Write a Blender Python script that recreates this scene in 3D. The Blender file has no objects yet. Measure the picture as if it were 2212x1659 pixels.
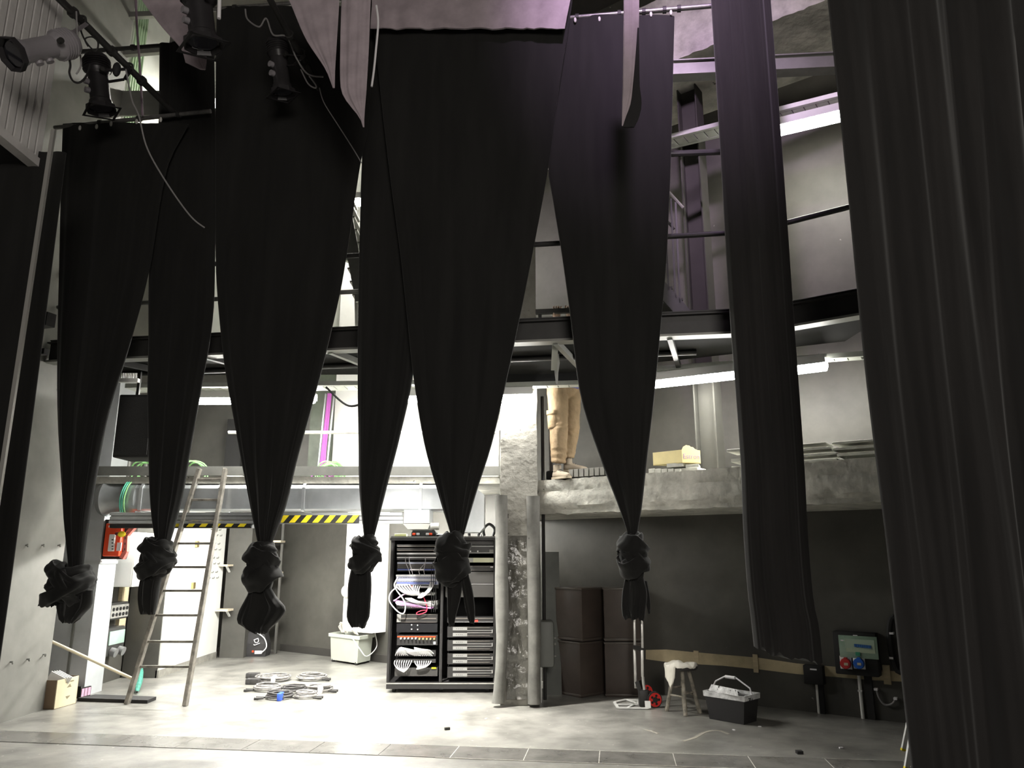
LAMP_E = 120.0
import bpy, bmesh, math, random
from mathutils import Vector, Matrix, noise
PI = math.pi
rnd = random.Random(7)
C = bpy.context.scene.collection
V = Vector
# ------------------------------------------------------------------ camera
F, CX, CY, PITCH, CAMZ = 1620.0, 1106.0, 829.5, math.radians(12.88), 1.6
cp, sp = math.cos(PITCH), math.sin(PITCH)
cd = bpy.data.cameras.new('camera'); cam = bpy.data.objects.new('camera', cd); C.objects.link(cam)
cam.location = (0, 0, CAMZ); cam.rotation_euler = (PI/2 + PITCH, 0, 0)
cd.sensor_width = 36; cd.lens = 36*F/2212; cd.clip_start = 0.05; cd.clip_end = 200
bpy.context.scene.camera = cam

def ray(px, py):
    x, y = (px-CX)/F, (CY-py)/F
    return V((x, cp - y*sp, sp + y*cp))
def atY(px, py, Y):                       # the point of a sight line at depth Y
    d = ray(px, py); t = Y/d.y
    return V((d.x*t, Y, CAMZ + d.z*t))
def atD(px, py, D):                       # ... at distance D along the optical axis
    return V((0, 0, CAMZ)) + ray(px, py)*D
def onl(px, py, a, b=0.0):                # ... on the upright plane Y = a + b X
    d = ray(px, py); t = a/(d.y - b*d.x)
    return V((d.x*t, d.y*t, CAMZ + d.z*t))
def atZ(px, py, z=0.0):                   # ... at height z
    d = ray(px, py); t = (z-CAMZ)/d.z
    return V((d.x*t, d.y*t, z))
BACK = (10.72, -.731)                     # the slanting back wall
EDGE = (9.12, -.731)                      # front face of the concrete ledge
LINE = (6.5, -.15)                        # the line the black drapes hang on
DECK = (7.05, -.15)                       # front face of the walkway

# ------------------------------------------------------------------ materials
MATS = {}
def mat(name, col, rough=.6, metal=0.0, var=0.0, scale=6.0, bump=0.0, bscale=None, spots=None, spot_scale=9.0, spot_amt=.12,
        emis=0.0, spec=.4, aniso=None, alpha=1.0, sheen=0.0, trans=0.0):
    if name in MATS: return MATS[name]
    m = bpy.data.materials.new(name); m.use_nodes = True
    nt = m.node_tree; N, L = nt.nodes, nt.links
    b = N['Principled BSDF']
    c = (*col, 1.0)
    b.inputs['Base Color'].default_value = c
    b.inputs['Roughness'].default_value = rough; b.inputs['Metallic'].default_value = metal
    b.inputs['Specular IOR Level'].default_value = spec
    if sheen: b.inputs['Sheen Weight'].default_value = sheen; b.inputs['Sheen Roughness'].default_value = .5
    if alpha < 1: b.inputs['Alpha'].default_value = alpha
    if trans: b.inputs['Transmission Weight'].default_value = trans
    if emis:
        b.inputs['Emission Color'].default_value = c; b.inputs['Emission Strength'].default_value = emis
    if var or bump or spots:
        tc = N.new('ShaderNodeTexCoord'); mp = N.new('ShaderNodeMapping'); L.new(tc.outputs['Object'], mp.inputs['Vector'])
        if aniso: mp.inputs['Scale'].default_value = aniso
        n1 = N.new('ShaderNodeTexNoise'); n1.inputs['Scale'].default_value = scale; n1.inputs['Detail'].default_value = 7
        n1.inputs['Roughness'].default_value = .62
        L.new(mp.outputs['Vector'], n1.inputs['Vector'])
        last = None
        if var:
            r = N.new('ShaderNodeValToRGB'); L.new(n1.outputs['Fac'], r.inputs['Fac'])
            r.color_ramp.elements[0].position = .3; r.color_ramp.elements[1].position = .72
            r.color_ramp.elements[0].color = (*[v*(1-var) for v in col], 1)
            r.color_ramp.elements[1].color = (*[min(1, v*(1+var)) for v in col], 1)
            last = r.outputs['Color']
        if spots:
            n2 = N.new('ShaderNodeTexNoise'); n2.inputs['Scale'].default_value = spot_scale; n2.inputs['Detail'].default_value = 4
            L.new(tc.outputs['Object'], n2.inputs['Vector'])
            r2 = N.new('ShaderNodeValToRGB'); L.new(n2.outputs['Fac'], r2.inputs['Fac'])
            r2.color_ramp.elements[0].position = .80 - spot_amt; r2.color_ramp.elements[1].position = .83 - spot_amt
            mx = N.new('ShaderNodeMix'); mx.data_type = 'RGBA'
            L.new(r2.outputs['Color'], mx.inputs['Factor'])
            if last is not None: L.new(last, mx.inputs['A'])
            else: mx.inputs['A'].default_value = c
            mx.inputs['B'].default_value = (*spots, 1)
            last = mx.outputs['Result']
        if last is not None: L.new(last, b.inputs['Base Color'])
        if bump:
            n3 = N.new('ShaderNodeTexNoise'); n3.inputs['Scale'].default_value = bscale or scale*3; n3.inputs['Detail'].default_value = 6
            L.new(tc.outputs['Object'], n3.inputs['Vector'])
            bp = N.new('ShaderNodeBump'); bp.inputs['Strength'].default_value = bump; bp.inputs['Distance'].default_value = .02
            L.new(n3.outputs['Fac'], bp.inputs['Height']); L.new(bp.outputs['Normal'], b.inputs['Normal'])
    MATS[name] = m
    return m

# ------------------------------------------------------------------ mesh builder (world coordinates)
def rotz(a): return Matrix.Rotation(a, 4, 'Z')
class MB:
    def __init__(s, M=None): s.bm = bmesh.new(); s.M = M or Matrix()
    def _v(s, pts): return [s.bm.verts.new(s.M @ V(p)) for p in pts]
    def box(s, c, size, R=None, bev=0.0, seg=2):
        c = V(c); h = V(size)/2; R = R or Matrix()
        R3 = R.to_3x3()
        vs = s._v([c + R3 @ V((x*h.x, y*h.y, z*h.z)) for x in (-1, 1) for y in (-1, 1) for z in (-1, 1)])
        fs = [(0, 1, 3, 2), (4, 6, 7, 5), (0, 4, 5, 1), (2, 3, 7, 6), (0, 2, 6, 4), (1, 5, 7, 3)]
        F_ = [s.bm.faces.new([vs[i] for i in f]) for f in fs]
        if bev:
            es = list({e for f in F_ for e in f.edges})
            bmesh.ops.bevel(s.bm, geom=es, offset=bev, segments=seg, profile=.5, affect='EDGES')
        return s
    def bb(s, lo, hi, bev=0.0):                # box by two corners
        lo, hi = V(lo), V(hi)
        return s.box((lo+hi)/2, hi-lo, bev=bev)
    def bar(s, p, q, w, h, up=(0, 0, 1), bev=0.0):
        p, q = V(p), V(q); d = q-p; L_ = d.length
        if L_ < 1e-6: return s
        y = d/L_; up = V(up)
        x = y.cross(up)
        if x.length < 1e-4: x = y.cross(V((1, 0, 0)))
        x.normalize(); z = x.cross(y)
        R = Matrix((x, y, z)).transposed().to_4x4()
        return s.box((p+q)/2, (w, L_, h), R, bev)
    def tube(s, pts, r, seg=8, closed=False, cap=True, r2=None):
        pts = [V(p) for p in pts]; n = len(pts); rings = []
        prev = None
        for i, p in enumerate(pts):
            if closed: t = pts[(i+1) % n]-pts[i-1]
            else: t = pts[min(i+1, n-1)]-pts[max(i-1, 0)]
            if t.length < 1e-9: t = V((0, 0, 1))
            t.normalize()
            if prev is None:
                a = t.cross(V((0, 0, 1)))
                if a.length < .05: a = t.cross(V((1, 0, 0)))
            else: a = prev - t*prev.dot(t)
            a.normalize(); prev = a; b = t.cross(a)
            rr = r if r2 is None else r + (r2-r)*i/max(1, n-1)
            if isinstance(r, (list, tuple)): rr = r[i]
            rings.append(s._v([p + (a*math.cos(2*PI*k/seg) + b*math.sin(2*PI*k/seg))*rr for k in range(seg)]))
        m = n if closed else n-1
        for i in range(m):
            A, B = rings[i], rings[(i+1) % n]
            for k in range(seg):
                s.bm.faces.new((A[k], A[(k+1) % seg], B[(k+1) % seg], B[k]))
        if cap and not closed:
            s.bm.faces.new(rings[0][::-1]); s.bm.faces.new(rings[-1])
        return s
    def cyl(s, p, q, r, r2=None, seg=16): return s.tube([p, q], r, seg, r2=r2)
    def lathe(s, prof, M=None, seg=20, cap=True):   # profile of (radius, z) about M's z axis
        M = M or Matrix(); rings = []
        for r, z in prof:
            rings.append(s._v([M @ V((r*math.cos(2*PI*k/seg), r*math.sin(2*PI*k/seg), z)) for k in range(seg)]))
        for A, B in zip(rings, rings[1:]):
            for k in range(seg): s.bm.faces.new((A[k], A[(k+1) % seg], B[(k+1) % seg], B[k]))
        if cap: s.bm.faces.new(rings[0][::-1]); s.bm.faces.new(rings[-1])
        return s
    def prism(s, pts, off):
        off = V(off); A = s._v(pts); B = s._v([V(p)+off for p in pts]); n = len(pts)
        s.bm.faces.new(A); s.bm.faces.new(B[::-1])
        for i in range(n): s.bm.faces.new((A[i], B[i], B[(i+1) % n], A[(i+1) % n]))
        return s
    def rings(s, rows, closed=True, cap=True):
        R = [s._v(r) for r in rows]; n = len(R[0])
        for A, B in zip(R, R[1:]):
            for k in range(n if closed else n-1):
                s.bm.faces.new((A[k], A[(k+1) % n], B[(k+1) % n], B[k]))
        if cap and closed: s.bm.faces.new(R[0][::-1]); s.bm.faces.new(R[-1])
        return s
    def ball(s, c, rad, seg=16, amp=0.0, freq=3.0, seed=0.0, R=None):
        c = V(c); rad = V(rad) if hasattr(rad, '__len__') else V((rad, rad, rad)); R3 = (R or Matrix()).to_3x3()
        rows = []
        for i in range(1, seg):
            th = PI*i/seg; row = []
            for k in range(2*seg):
                ph = PI*k/seg
                u = V((math.sin(th)*math.cos(ph), math.sin(th)*math.sin(ph), -math.cos(th)))
                f = 1 + (amp*noise.noise(u*freq + V((seed, seed*1.7, 3))) if amp else 0)
                row.append(c + R3 @ V((u.x*rad.x*f, u.y*rad.y*f, u.z*rad.z*f)))
            rows.append(row)
        return s.rings(rows)
    def build(s, name, m, parent=None, smooth=35, solid=0.0, sub=0):
        bmesh.ops.recalc_face_normals(s.bm, faces=s.bm.faces)
        vs = [v.co for v in s.bm.verts]
        if parent is not None: o0 = V(ROOT[parent.name])
        else:
            o0 = V(((min(v.x for v in vs)+max(v.x for v in vs))/2, (min(v.y for v in vs)+max(v.y for v in vs))/2, min(v.z for v in vs)))
        for v in s.bm.verts: v.co -= o0
        me = bpy.data.meshes.new(name); s.bm.to_mesh(me); s.bm.free()
        me.materials.append(m)
        if smooth:
            for p in me.polygons: p.use_smooth = True
            me.set_sharp_from_angle(angle=math.radians(smooth))
        o = bpy.data.objects.new(name, me); C.objects.link(o)
        ROOT[o.name] = tuple(o0)
        if parent is not None: o.parent = parent
        else: o.location = o0
        if solid:
            md = o.modifiers.new('thickness', 'SOLIDIFY'); md.thickness = solid; md.offset = 0
        if sub:
            md = o.modifiers.new('subdivision', 'SUBSURF'); md.levels = sub; md.render_levels = sub
        return o
ROOT = {}
def tag(o, label=None, cat=None, group=None, kind=None):
    if label: o['label'] = label
    if cat: o['category'] = cat
    if group: o['group'] = group
    if kind: o['kind'] = kind
    return o
def thing(name, loc, label, cat, group=None, kind=None):
    o = bpy.data.objects.new(name, None); C.objects.link(o)
    o.location = loc; o.empty_display_size = .1; ROOT[o.name] = tuple(loc)
    return tag(o, label, cat, group, kind)
def dup(root, delta, label=None, group=None):
    def cp_(o, par):
        c = o.copy(); C.objects.link(c); c.parent = par
        ROOT[c.name] = ROOT[o.name]
        for ch in [x for x in C.objects if x.parent == o]: cp_(ch, c)
        return c
    r = cp_(root, None); r.location = V(root.location) + V(delta)
    ROOT[r.name] = tuple(r.location)
    if label: r['label'] = label
    if group: r['group'] = group
    return r
def smoothpts(pts, n=10, closed=False):   # Catmull-Rom through points
    P = [V(p) for p in pts]; out = []; N_ = len(P)
    for i in range(N_ if closed else N_-1):
        if closed: p0, p1, p2, p3 = P[i-1], P[i], P[(i+1) % N_], P[(i+2) % N_]
        else: p0, p1, p2, p3 = P[max(i-1, 0)], P[i], P[i+1], P[min(i+2, N_-1)]
        for k in range(n):
            t = k/n
            out.append(.5*((2*p1) + (-p0+p2)*t + (2*p0-5*p1+4*p2-p3)*t*t + (-p0+3*p1-3*p2+p3)*t**3))
    if not closed: out.append(P[-1])
    return out
def lettering(body, loc, size, M3, m, parent, name='lettering', ext=.001):
    cu = bpy.data.curves.new(name, 'FONT'); cu.body = body; cu.size = size; cu.extrude = ext
    cu.align_x = 'CENTER'; cu.align_y = 'CENTER'
    t = bpy.data.objects.new(name, cu); C.objects.link(t)
    me = bpy.data.meshes.new_from_object(t.evaluated_get(bpy.context.evaluated_depsgraph_get()))
    bpy.data.objects.remove(t); bpy.data.curves.remove(cu)
    M = M3.to_4x4(); M.translation = V(loc) - V(ROOT[parent.name]); me.transform(M)
    me.materials.clear(); me.materials.append(m)
    o = bpy.data.objects.new(name, me); C.objects.link(o); o.parent = parent; ROOT[o.name] = ROOT[parent.name]
    return o
def lerp_rows(rows, step):                # rows of (py, xl, xr): resample by py with smooth interpolation
    out = []; y = rows[0][0]; end = rows[-1][0]; n = max(2, int((end-y)/step))
    for i in range(n+1):
        yy = rows[0][0] + (end-rows[0][0])*i/n
        for j in range(len(rows)-1):
            if rows[j][0] <= yy <= rows[j+1][0]: break
        def cr(c):
            p = [rows[max(j-1, 0)], rows[j], rows[j+1], rows[min(j+2, len(rows)-1)]]
            t = (yy-p[1][0])/max(1e-6, p[2][0]-p[1][0])
            h = p[2][0]-p[1][0]
            m1 = (p[2][c]-p[0][c])/max(1e-6, p[2][0]-p[0][0])*h
            m2 = (p[3][c]-p[1][c])/max(1e-6, p[3][0]-p[1][0])*h
            return (2*t**3-3*t*t+1)*p[1][c] + (t**3-2*t*t+t)*m1 + (-2*t**3+3*t*t)*p[2][c] + (t**3-t*t)*m2
        out.append((yy, cr(1), cr(2)))
    return out
# ------------------------------------------------------------------ palette
M_floor = mat('stage_floor', (.21, .205, .187), rough=.33, var=.45, scale=2.8, bump=.15, bscale=9, spots=(.5, .48, .44), spot_scale=22, spot_amt=.085, spec=.45)
M_strip = mat('floor_insert', (.135, .13, .12), rough=.26, var=.3, scale=4, spots=(.3, .29, .27), spot_scale=14, spot_amt=.03, spec=.5)
M_white_line = mat('chalky_tape', (.42, .40, .36), rough=.8, var=.3, scale=20)
M_wall = mat('charcoal_wall', (.072, .069, .060), rough=.55, var=.3, scale=1.4, bump=.08, bscale=6, spots=(.42, .40, .36), spot_scale=7, spot_amt=.045)
M_side = mat('grey_side_wall', (.20, .197, .18), rough=.6, var=.22, scale=1.6, spots=(.05, .05, .045), spot_scale=3, spot_amt=.06)
M_ceil = mat('dark_ceiling', (.06, .055, .05), rough=.9, var=.2, scale=2)
M_conc = mat('rough_concrete', (.46, .45, .40), rough=.9, var=.35, scale=4, bump=.9, bscale=11, spots=(.07, .065, .06), spot_scale=8, spot_amt=.10)
M_conc_pil = mat('painted_concrete', (.27, .26, .23), rough=.75, var=.3, scale=3, bump=.7, bscale=14, spots=(.07, .065, .06), spot_scale=10, spot_amt=.11)
M_black = mat('black_steel', (.022, .021, .02), rough=.5, var=.25, scale=6)
M_blackm = mat('matt_black', (.014, .0135, .0135), rough=.75)
M_greysteel = mat('grey_steel', (.19, .19, .175), rough=.45, metal=.25, var=.15, scale=5)
M_galv = mat('galvanised_steel', (.55, .57, .58), rough=.34, metal=.75, var=.16, scale=3.5, bump=.04, bscale=5)
M_alu = mat('bare_aluminium', (.62, .61, .58), rough=.4, metal=.6, var=.25, scale=9)
M_white = mat('white_paint', (.80, .80, .77), rough=.5, var=.04, scale=3)
M_whitep = mat('white_plastic', (.74, .74, .72), rough=.4)
M_lamp = mat('lamp_diffuser', (1.0, .985, .93), emis=LAMP_E)
M_lampin = mat('lamp_diffuser_inner', (1.0, .985, .93), emis=LAMP_E*3.2)
M_lampup = mat('lamp_diffuser_upper', (1.0, .97, .88), emis=LAMP_E*.8)
M_purple = mat('purple_cable', (.42, .10, .40), rough=.5)
M_green = mat('green_cable', (.30, .62, .25), rough=.5)
M_cream = mat('cream_wood', (.56, .47, .31), rough=.7, var=.2, scale=5, aniso=(1, 1, 6))

# ------------------------------------------------------------------ floor
m = MB(); m.bb((-9, -4, -.2), (9, 17, 0)); tag(m.build('floor', M_floor, smooth=0), 'dark grey scuffed stage floor', 'floor', kind='structure')
# inlaid strip across the stage
def strip_pt(s, w, z):                    # s metres along, w metres deep
    u = V((math.cos(-.135), math.sin(-.135), 0)); n = V((-u.y, u.x, 0))
    return V((0, 6.72, z)) + u*s + n*w
m = MB()
for i in range(-9, 8):
    s0 = i*.60 + .12; s1 = s0 + .594
    pts = [strip_pt(s0, -.19, .001), strip_pt(s1, -.19, .001), strip_pt(s1, .19, .001), strip_pt(s0, .19, .001)]
    m.prism([p + V((0, 0, .003)) for p in pts], (0, 0, -.003))
tag(m.build('trim_1', M_strip, smooth=0), 'darker panelled strip set into the stage floor', 'floor strip', kind='structure')
m = MB()
for i in (-1, 0, 1, 2, 3, 4, 5, 6):
    s = i*.60 + .117
    m.bar(strip_pt(s, -.19, .003), strip_pt(s, .19, .003), .006, .003)
for a, b, w in ((-.5, 1.9, .197), (2.5, 2.9, .197), (-.6, 1.3, -.197), (1.3, 3.9, -.197)):
    m.bar(strip_pt(a, w, .003), strip_pt(b, w, .003), .008, .003)
tag(m.build('trim_2', M_white_line, smooth=0), 'worn pale edging lines of the floor strip', 'floor line', kind='structure')

# ------------------------------------------------------------------ walls
def line_box(name, a, b, x0, x1, z0, z1, thick, m, label, cat, kind='structure'):
    p, q = V((x0, a+b*x0, 0)), V((x1, a+b*x1, 0)); n = V((b, -1, 0)).normalized()*-1   # away from the stage
    k = MB(); k.prism([(p.x, p.y, z0), (q.x, q.y, z0), (q.x, q.y, z1), (p.x, p.y, z1)], n*thick)
    return tag(k.build(name, m, smooth=0), label, cat, kind=kind)
line_box('wall_back', *BACK, -5.5, 6.2, -.1, 10, .3, M_wall, 'charcoal painted back wall running at a slant', 'wall')
m = MB(); m.bb((-5.9, 2.5, -.1), (-5.0, 8.58, 10)); tag(m.build('wall_left', M_side, smooth=0), 'grey side wall at the left edge of the stage', 'wall', kind='structure')
m = MB(); m.bb((-5.9, 8.58, -.1), (-5.56, 15.0, 10)); m.bb((-5.6, 9.74, -.1), (-5.25, 15.0, 10)); tag(m.build('wall_left_recess', M_wall, smooth=0), 'wall of the recess behind the left side wall', 'wall', kind='structure')
m = MB(); m.bb((5.2, -4, -.1), (5.5, 8, 10)); tag(m.build('wall_right', M_wall, smooth=0), 'dark side wall behind the right stage curtain', 'wall', kind='structure')
m = MB(); m.bb((-9, -4, 9.6), (9, 17, 9.8)); tag(m.build('ceiling', M_ceil, smooth=0), 'dark ceiling high over the stage', 'ceiling', kind='structure')
# black baseboard on the back wall's foot, left part
a, b = BACK
line_box('baseboard_back', a-.03, b, -4.0, -.3, 0, .11, .025, mat('dark_base', (.045, .042, .038), rough=.6), 'dark baseboard along the back wall', 'baseboard')

# ------------------------------------------------------------------ pillar and concrete ledge
m = MB()
rows = []
nz = 60
for i in range(nz+1):
    z = 10*i/nz if False else (-.05 + 4.4*i/nz if i < nz else 9.7)
    ring = []
    prof = [(-.135, 8.78), (.0, 8.775), (.15, 8.775), (.295, 8.78), (.30, 8.95), (.30, 9.25), (-.14, 9.25), (-.14, 8.95)]
    for k, (x, y) in enumerate(prof):
        f = noise.noise(V((x*6, y*6, z*5)))*.022 + noise.noise(V((x*16, y*16, z*15)))*.010
        ring.append((x + f*.5, y + f, z))
    rows.append(ring)
m.rings(rows); tag(m.build('pillar', M_conc_pil), 'square concrete pillar beside the equipment rack', 'pillar', kind='structure')

def ledge(name, z0, z1, x0, x1, label, bumpy=.03):
    k = MB(); a, b = EDGE; a2, b2 = BACK
    N_, Z_ = 120, 9
    n = V((b, -1, 0)).normalized()
    rows = []
    for i in range(N_+1):
        x = x0 + (x1-x0)*i/N_; y = a+b*x; row = []
        yb = a2+b2*x - .0
        for j in range(Z_+1):
            t = j/Z_; z = z0 + (z1-z0)*t
            f = noise.noise(V((x*4, 1, z*6)))*.5 + noise.noise(V((x*13, 5, z*17)))*.35
            g = bumpy*(1.5 if t < .3 else .55)
            zz = z + (noise.noise(V((x*9, 3, 0)))*.022 + noise.noise(V((x*30, 9, 0)))*.012 if j in (0, Z_) else 0)
            groove = -.018 if abs(t-.62) < .06 else 0
            p = V((x, y, zz)) + n*(f*g + groove - (.04 if t < .22 else 0))
            row.append(p)
        row.append(V((x, yb, z1))); row.append(V((x, yb, z0)))
        rows.append(row)
    k.rings(rows)
    return tag(k.build(name, M_conc, smooth=45), label, 'ledge', kind='structure')
LZ0, LZ1 = 2.07, 2.46
ledge('floor_ledge', LZ0, LZ1, .30, 4.9, 'rough concrete ledge the person stands on')
zc_ = onl(1612, 64, *EDGE).z
ledge('ceiling_ledge', zc_, zc_+.9, -.3, 4.9, 'rough concrete beam high on the right under the ceiling', .05)

# ------------------------------------------------------------------ left mezzanine
m = MB(); m.bb((-5.15, 9.20, 2.455), (-.15, 13.4, 2.54))
for v in m.bm.verts:
    if v.co.x > -1 and v.co.y > 12: v.co.y = 10.75
    if v.co.x < -5 and v.co.y > 12: v.co.y = 14.4
tag(m.build('floor_mezzanine', M_conc, smooth=0), 'concrete mezzanine floor over the white cabinets', 'mezzanine', kind='structure')
m = MB()
y_k = 9.20
pA, pB = atY(236, 1009, y_k), atY(1082, 1009, y_k)
m.bb((-5.1, y_k-.02, 2.555), (-.14, y_k+.02, 2.665))
tag(m.build('trim_3', M_greysteel, smooth=0), 'grey steel kick board along the mezzanine edge', 'kick board', kind='structure')
# mezzanine room partitions
M_wdark = mat('dark_panel', (.07, .068, .06), rough=.55, var=.25, scale=2, spots=(.3, .28, .25), spot_scale=6, spot_amt=.02)
m = MB(); m.bb((-2.55, 10.6, 2.54), (-.15, 10.75, 6.8)); tag(m.build('wall_mezzanine_white', M_white, smooth=0), 'white wall at the back of the mezzanine', 'wall', kind='structure')
m = MB(); m.bb((-5.15, 10.75, 2.54), (-2.9, 10.9, 4.6)); tag(m.build('wall_mezzanine_dark', M_wdark, smooth=0), 'dark panelled wall of the mezzanine behind the ladder', 'wall', kind='structure')
M_greenp = mat('green_grey_panel', (.085, .10, .075), rough=.5, var=.25, scale=3)
m = MB(); m.bb((-2.9, 10.62, 2.54), (-2.55, 10.76, 4.6)); tag(m.build('wall_mezzanine_green', M_greenp, smooth=0), 'green grey column on the mezzanine', 'wall', kind='structure')
M_upwall = mat('upper_white_wall', (.78, .80, .74), rough=.6, var=.06, scale=3)
m = MB(); m.bb((-5.16, 10.9, 4.6), (-2.4, 11.0, 9.6)); tag(m.build('wall_upper_white', M_upwall, smooth=0), 'white wall of the upper left gallery', 'wall', kind='structure')
m = MB(); m.bb((-5.3, 8.6, 6.42), (-5.06, 10.9, 9.6)); tag(m.build('wall_upper_side', M_upwall, smooth=0), 'white side wall of the upper left gallery', 'wall', kind='structure')
m = MB(); m.bb((-5.05, 8.62, 6.3), (-4.55, 10.85, 6.42)); tag(m.build('floor_gallery', M_conc, smooth=0), 'floor edge of the upper left gallery', 'gallery floor', kind='structure')

# ------------------------------------------------------------------ fluorescent lamps
def lamp(name, p, q, label, drop=.0, m=None, group='fluorescent lamps', w=.14, hang=True):
    p, q = V(p), V(q); c = (p+q)/2; d = (q-p).normalized()
    t = thing('fluorescent_lamp', c + V((0, 0, -.05)), label, 'lamp', group)
    k = MB(); k.bar(p + V((0, 0, .062)), q + V((0, 0, .062)), w*1.74, .03, bev=.006); k.build('housing', M_whitep, t)
    k = MB(); n0 = V((-d.y, d.x, 0))
    for s in (-1, 1): k.bar(p + n0*s*w*.86 + V((0, 0, .035)), q + n0*s*w*.86 + V((0, 0, .035)), .008, .085)
    k.build('reflector', M_whitep, t, smooth=0)
    k = MB()
    n = V((-d.y, d.x, 0)); rows = []
    for s in (0, .02, .98, 1):
        o = p.lerp(q, s); f = .75 if s in (0, 1) else 1
        rows.append([o + n*(w/2*f*math.cos(a)) + V((0, 0, -.01 + w*.42*f*math.sin(a))) for a in [2*PI*i/14 for i in range(14)]])
    k.rings(rows); k.build('diffuser', m or M_lamp, t)
    if hang:
        for s in (.18, .82):
            o = p.lerp(q, s); k = MB(); k.bar(o + V((0, 0, .075)), o + V((0, 0, .115)), .03, .006, up=d); k.build('bracket', M_greysteel, t)
    return t
Yl = 9.0
lamp('l', atY(418, 862, Yl), atY(680, 861, Yl), 'bright fluorescent lamp under the walkway between the two left ladders of drapes, leftmost of the row')['label'] = 'long fluorescent lamp above the ladder, leftmost of the lower lamps'
lamp('l', atY(800, 858, Yl-.1), atY(985, 858, Yl-.1), 'fluorescent lamp seen in the slit between the two joined middle drapes')
lamp('l', atY(1015, 857, Yl-.35), atY(1150, 854, Yl-.35), 'fluorescent lamp in front of the concrete pillar, beside the person')
lamp('l', onl(1408, 826, 9.0, -.55), onl(1640, 800, 9.0, -.55), 'fluorescent lamp above the yellow carton on the ledge')
lamp('l', onl(1700, 797, 9.0, -.55), onl(1786, 786, 9.0, -.55), 'fluorescent lamp above the grey slabs, rightmost of the lower lamps')
lamp('l', onl(1650, 288, 9.55, -.72), onl(1822, 247, 9.55, -.72), 'fluorescent lamp high on the upper level at the right', m=M_lampup)
lamp('l', (-3.9, 10.45, 2.32), (-2.5, 10.15, 2.32), 'fluorescent lamp under the mezzanine behind the hazard tape', w=.09, m=M_lampin, hang=False)
lamp('l', (-5.0, 9.9, 2.33), (-4.3, 9.75, 2.33), 'short fluorescent lamp under the mezzanine above the white wall box', w=.09, m=M_lampin, hang=False)
lamp('l', (-2.1, 10.5, 2.32), (-.8, 10.3, 2.32), 'fluorescent lamp under the mezzanine above the equipment rack', w=.09, m=M_lampin, hang=False)
lamp('l', (-4.7, 10.0, 8.2), (-3.3, 10.0, 8.2), 'fluorescent lamp over the upper left gallery', m=M_lampup)
lamp('l', (-2.3, 9.6, 6.4), (-1.0, 9.6, 6.4), 'fluorescent lamp on the upper level behind the middle drapes', m=M_lampup)
# ------------------------------------------------------------------ black drapes
M_drape = mat('black_stage_cloth', (.0105, .0102, .0096), rough=.85, var=.3, scale=1.5, spec=.2, sheen=.12, aniso=(4, 4, .5))
M_drape2 = mat('black_stage_velour', (.0135, .0124, .012), rough=.85, var=.3, scale=1.5, spec=.2, sheen=.2, aniso=(4, 4, .5))
M_border = mat('purple_grey_border_cloth', (.33, .275, .30), rough=.9, var=.2, scale=5, sheen=.2)
M_hem = mat('dark_cloth_backing', (.012, .011, .012), rough=.9)

def drape(name, rows, line, m, parent, folds=8, amp=.014, thick=.05, neck=True, seed=0, step=28, M_=64, hem=0.0, slope=0.0):
    """A hanging cloth: closed flattened section, pleated; rows give its outline down the line it hangs on."""
    R_ = lerp_rows(rows, step); a, b = line; k = MB(); out = []
    u = V((1, b, 0)).normalized(); n = V((b, -1, 0)).normalized()
    L0 = onl(R_[0][1], R_[0][0], a, b); w0 = (onl(R_[0][2], R_[0][0], a, b) - L0).length
    wmax = max((onl(r[2], r[0], a, b) - onl(r[1], r[0], a, b)).length for r in R_)
    for i, (py, xl, xr) in enumerate(R_):
        P, Q = onl(xl, py, a, b), onl(xr, py, a, b)
        w = (Q-P).length; c = (P+Q)/2; uu = (Q-P).normalized()
        g = min(1, w/wmax)                                    # 1 spread out, small when gathered
        th = thick*(1 + (1.6*(1-g) if neck else 0)); th = min(th, w*.48)
        A = amp*(1 + (1.0*(1-g) if neck else 0)); A = min(A, w*.12)
        ring = []
        for j in range(2*M_):
            ang = 2*PI*j/(2*M_)
            cx, sx = math.cos(ang), math.sin(ang)
            x = math.copysign(abs(cx)**.8, cx)*w/2
            s = x/(w/2)                                       # -1..1 across
            v = i/len(R_)
            rip = math.sin(s*folds*PI*.38 + seed + .5*math.sin(v*3+seed))*.55 + .9*noise.noise(V((s*folds*.55, v*1.1, seed))) + .5*noise.noise(V((s*folds*1.5, v*1.6, seed+5)))
            edge = (1-abs(s)**6)
            y = math.copysign(abs(sx)**.7, sx)*th/2 + rip*A*edge
            z = 0
            if hem and i > len(R_)-3: z = hem*noise.noise(V((s*5, seed, 1)))
            if slope: z -= slope*s*(i/len(R_))**6
            ring.append(c + uu*x - n*y*-1 + V((0, 0, z)))
        out.append(ring)
    k.rings(out)
    return k.build(name, m, parent, smooth=60)

def wrap_band(k, c, rx, ry, tilt, wband, seed, n=44, turn=0.0):
    """one turn of cloth round a knot: a flattened, creased ring"""
    R = Matrix.Rotation(turn, 4, 'Z') @ Matrix.Rotation(tilt, 4, 'Y'); R3 = R.to_3x3()
    rows = []
    for i in range(n):
        a = 2*PI*i/n; ring = []
        o = V((rx*math.cos(a), ry*math.sin(a), 0)); r_ = V((math.cos(a), math.sin(a), 0))
        wb = wband*(1 + .3*noise.noise(V((math.cos(a), math.sin(a), seed))))
        for j in range(18):
            t = 2*PI*j/18
            cr = 1 + .30*math.sin(4*t + seed + 1.5*math.sin(2*a)) 
            ring.append(c + R3 @ (o + r_*(.028*math.cos(t)*cr) + V((0, 0, wb*math.sin(t)*cr))))
        rows.append(ring)
    rows.append(rows[0])
    k.rings(rows, cap=False)

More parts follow.
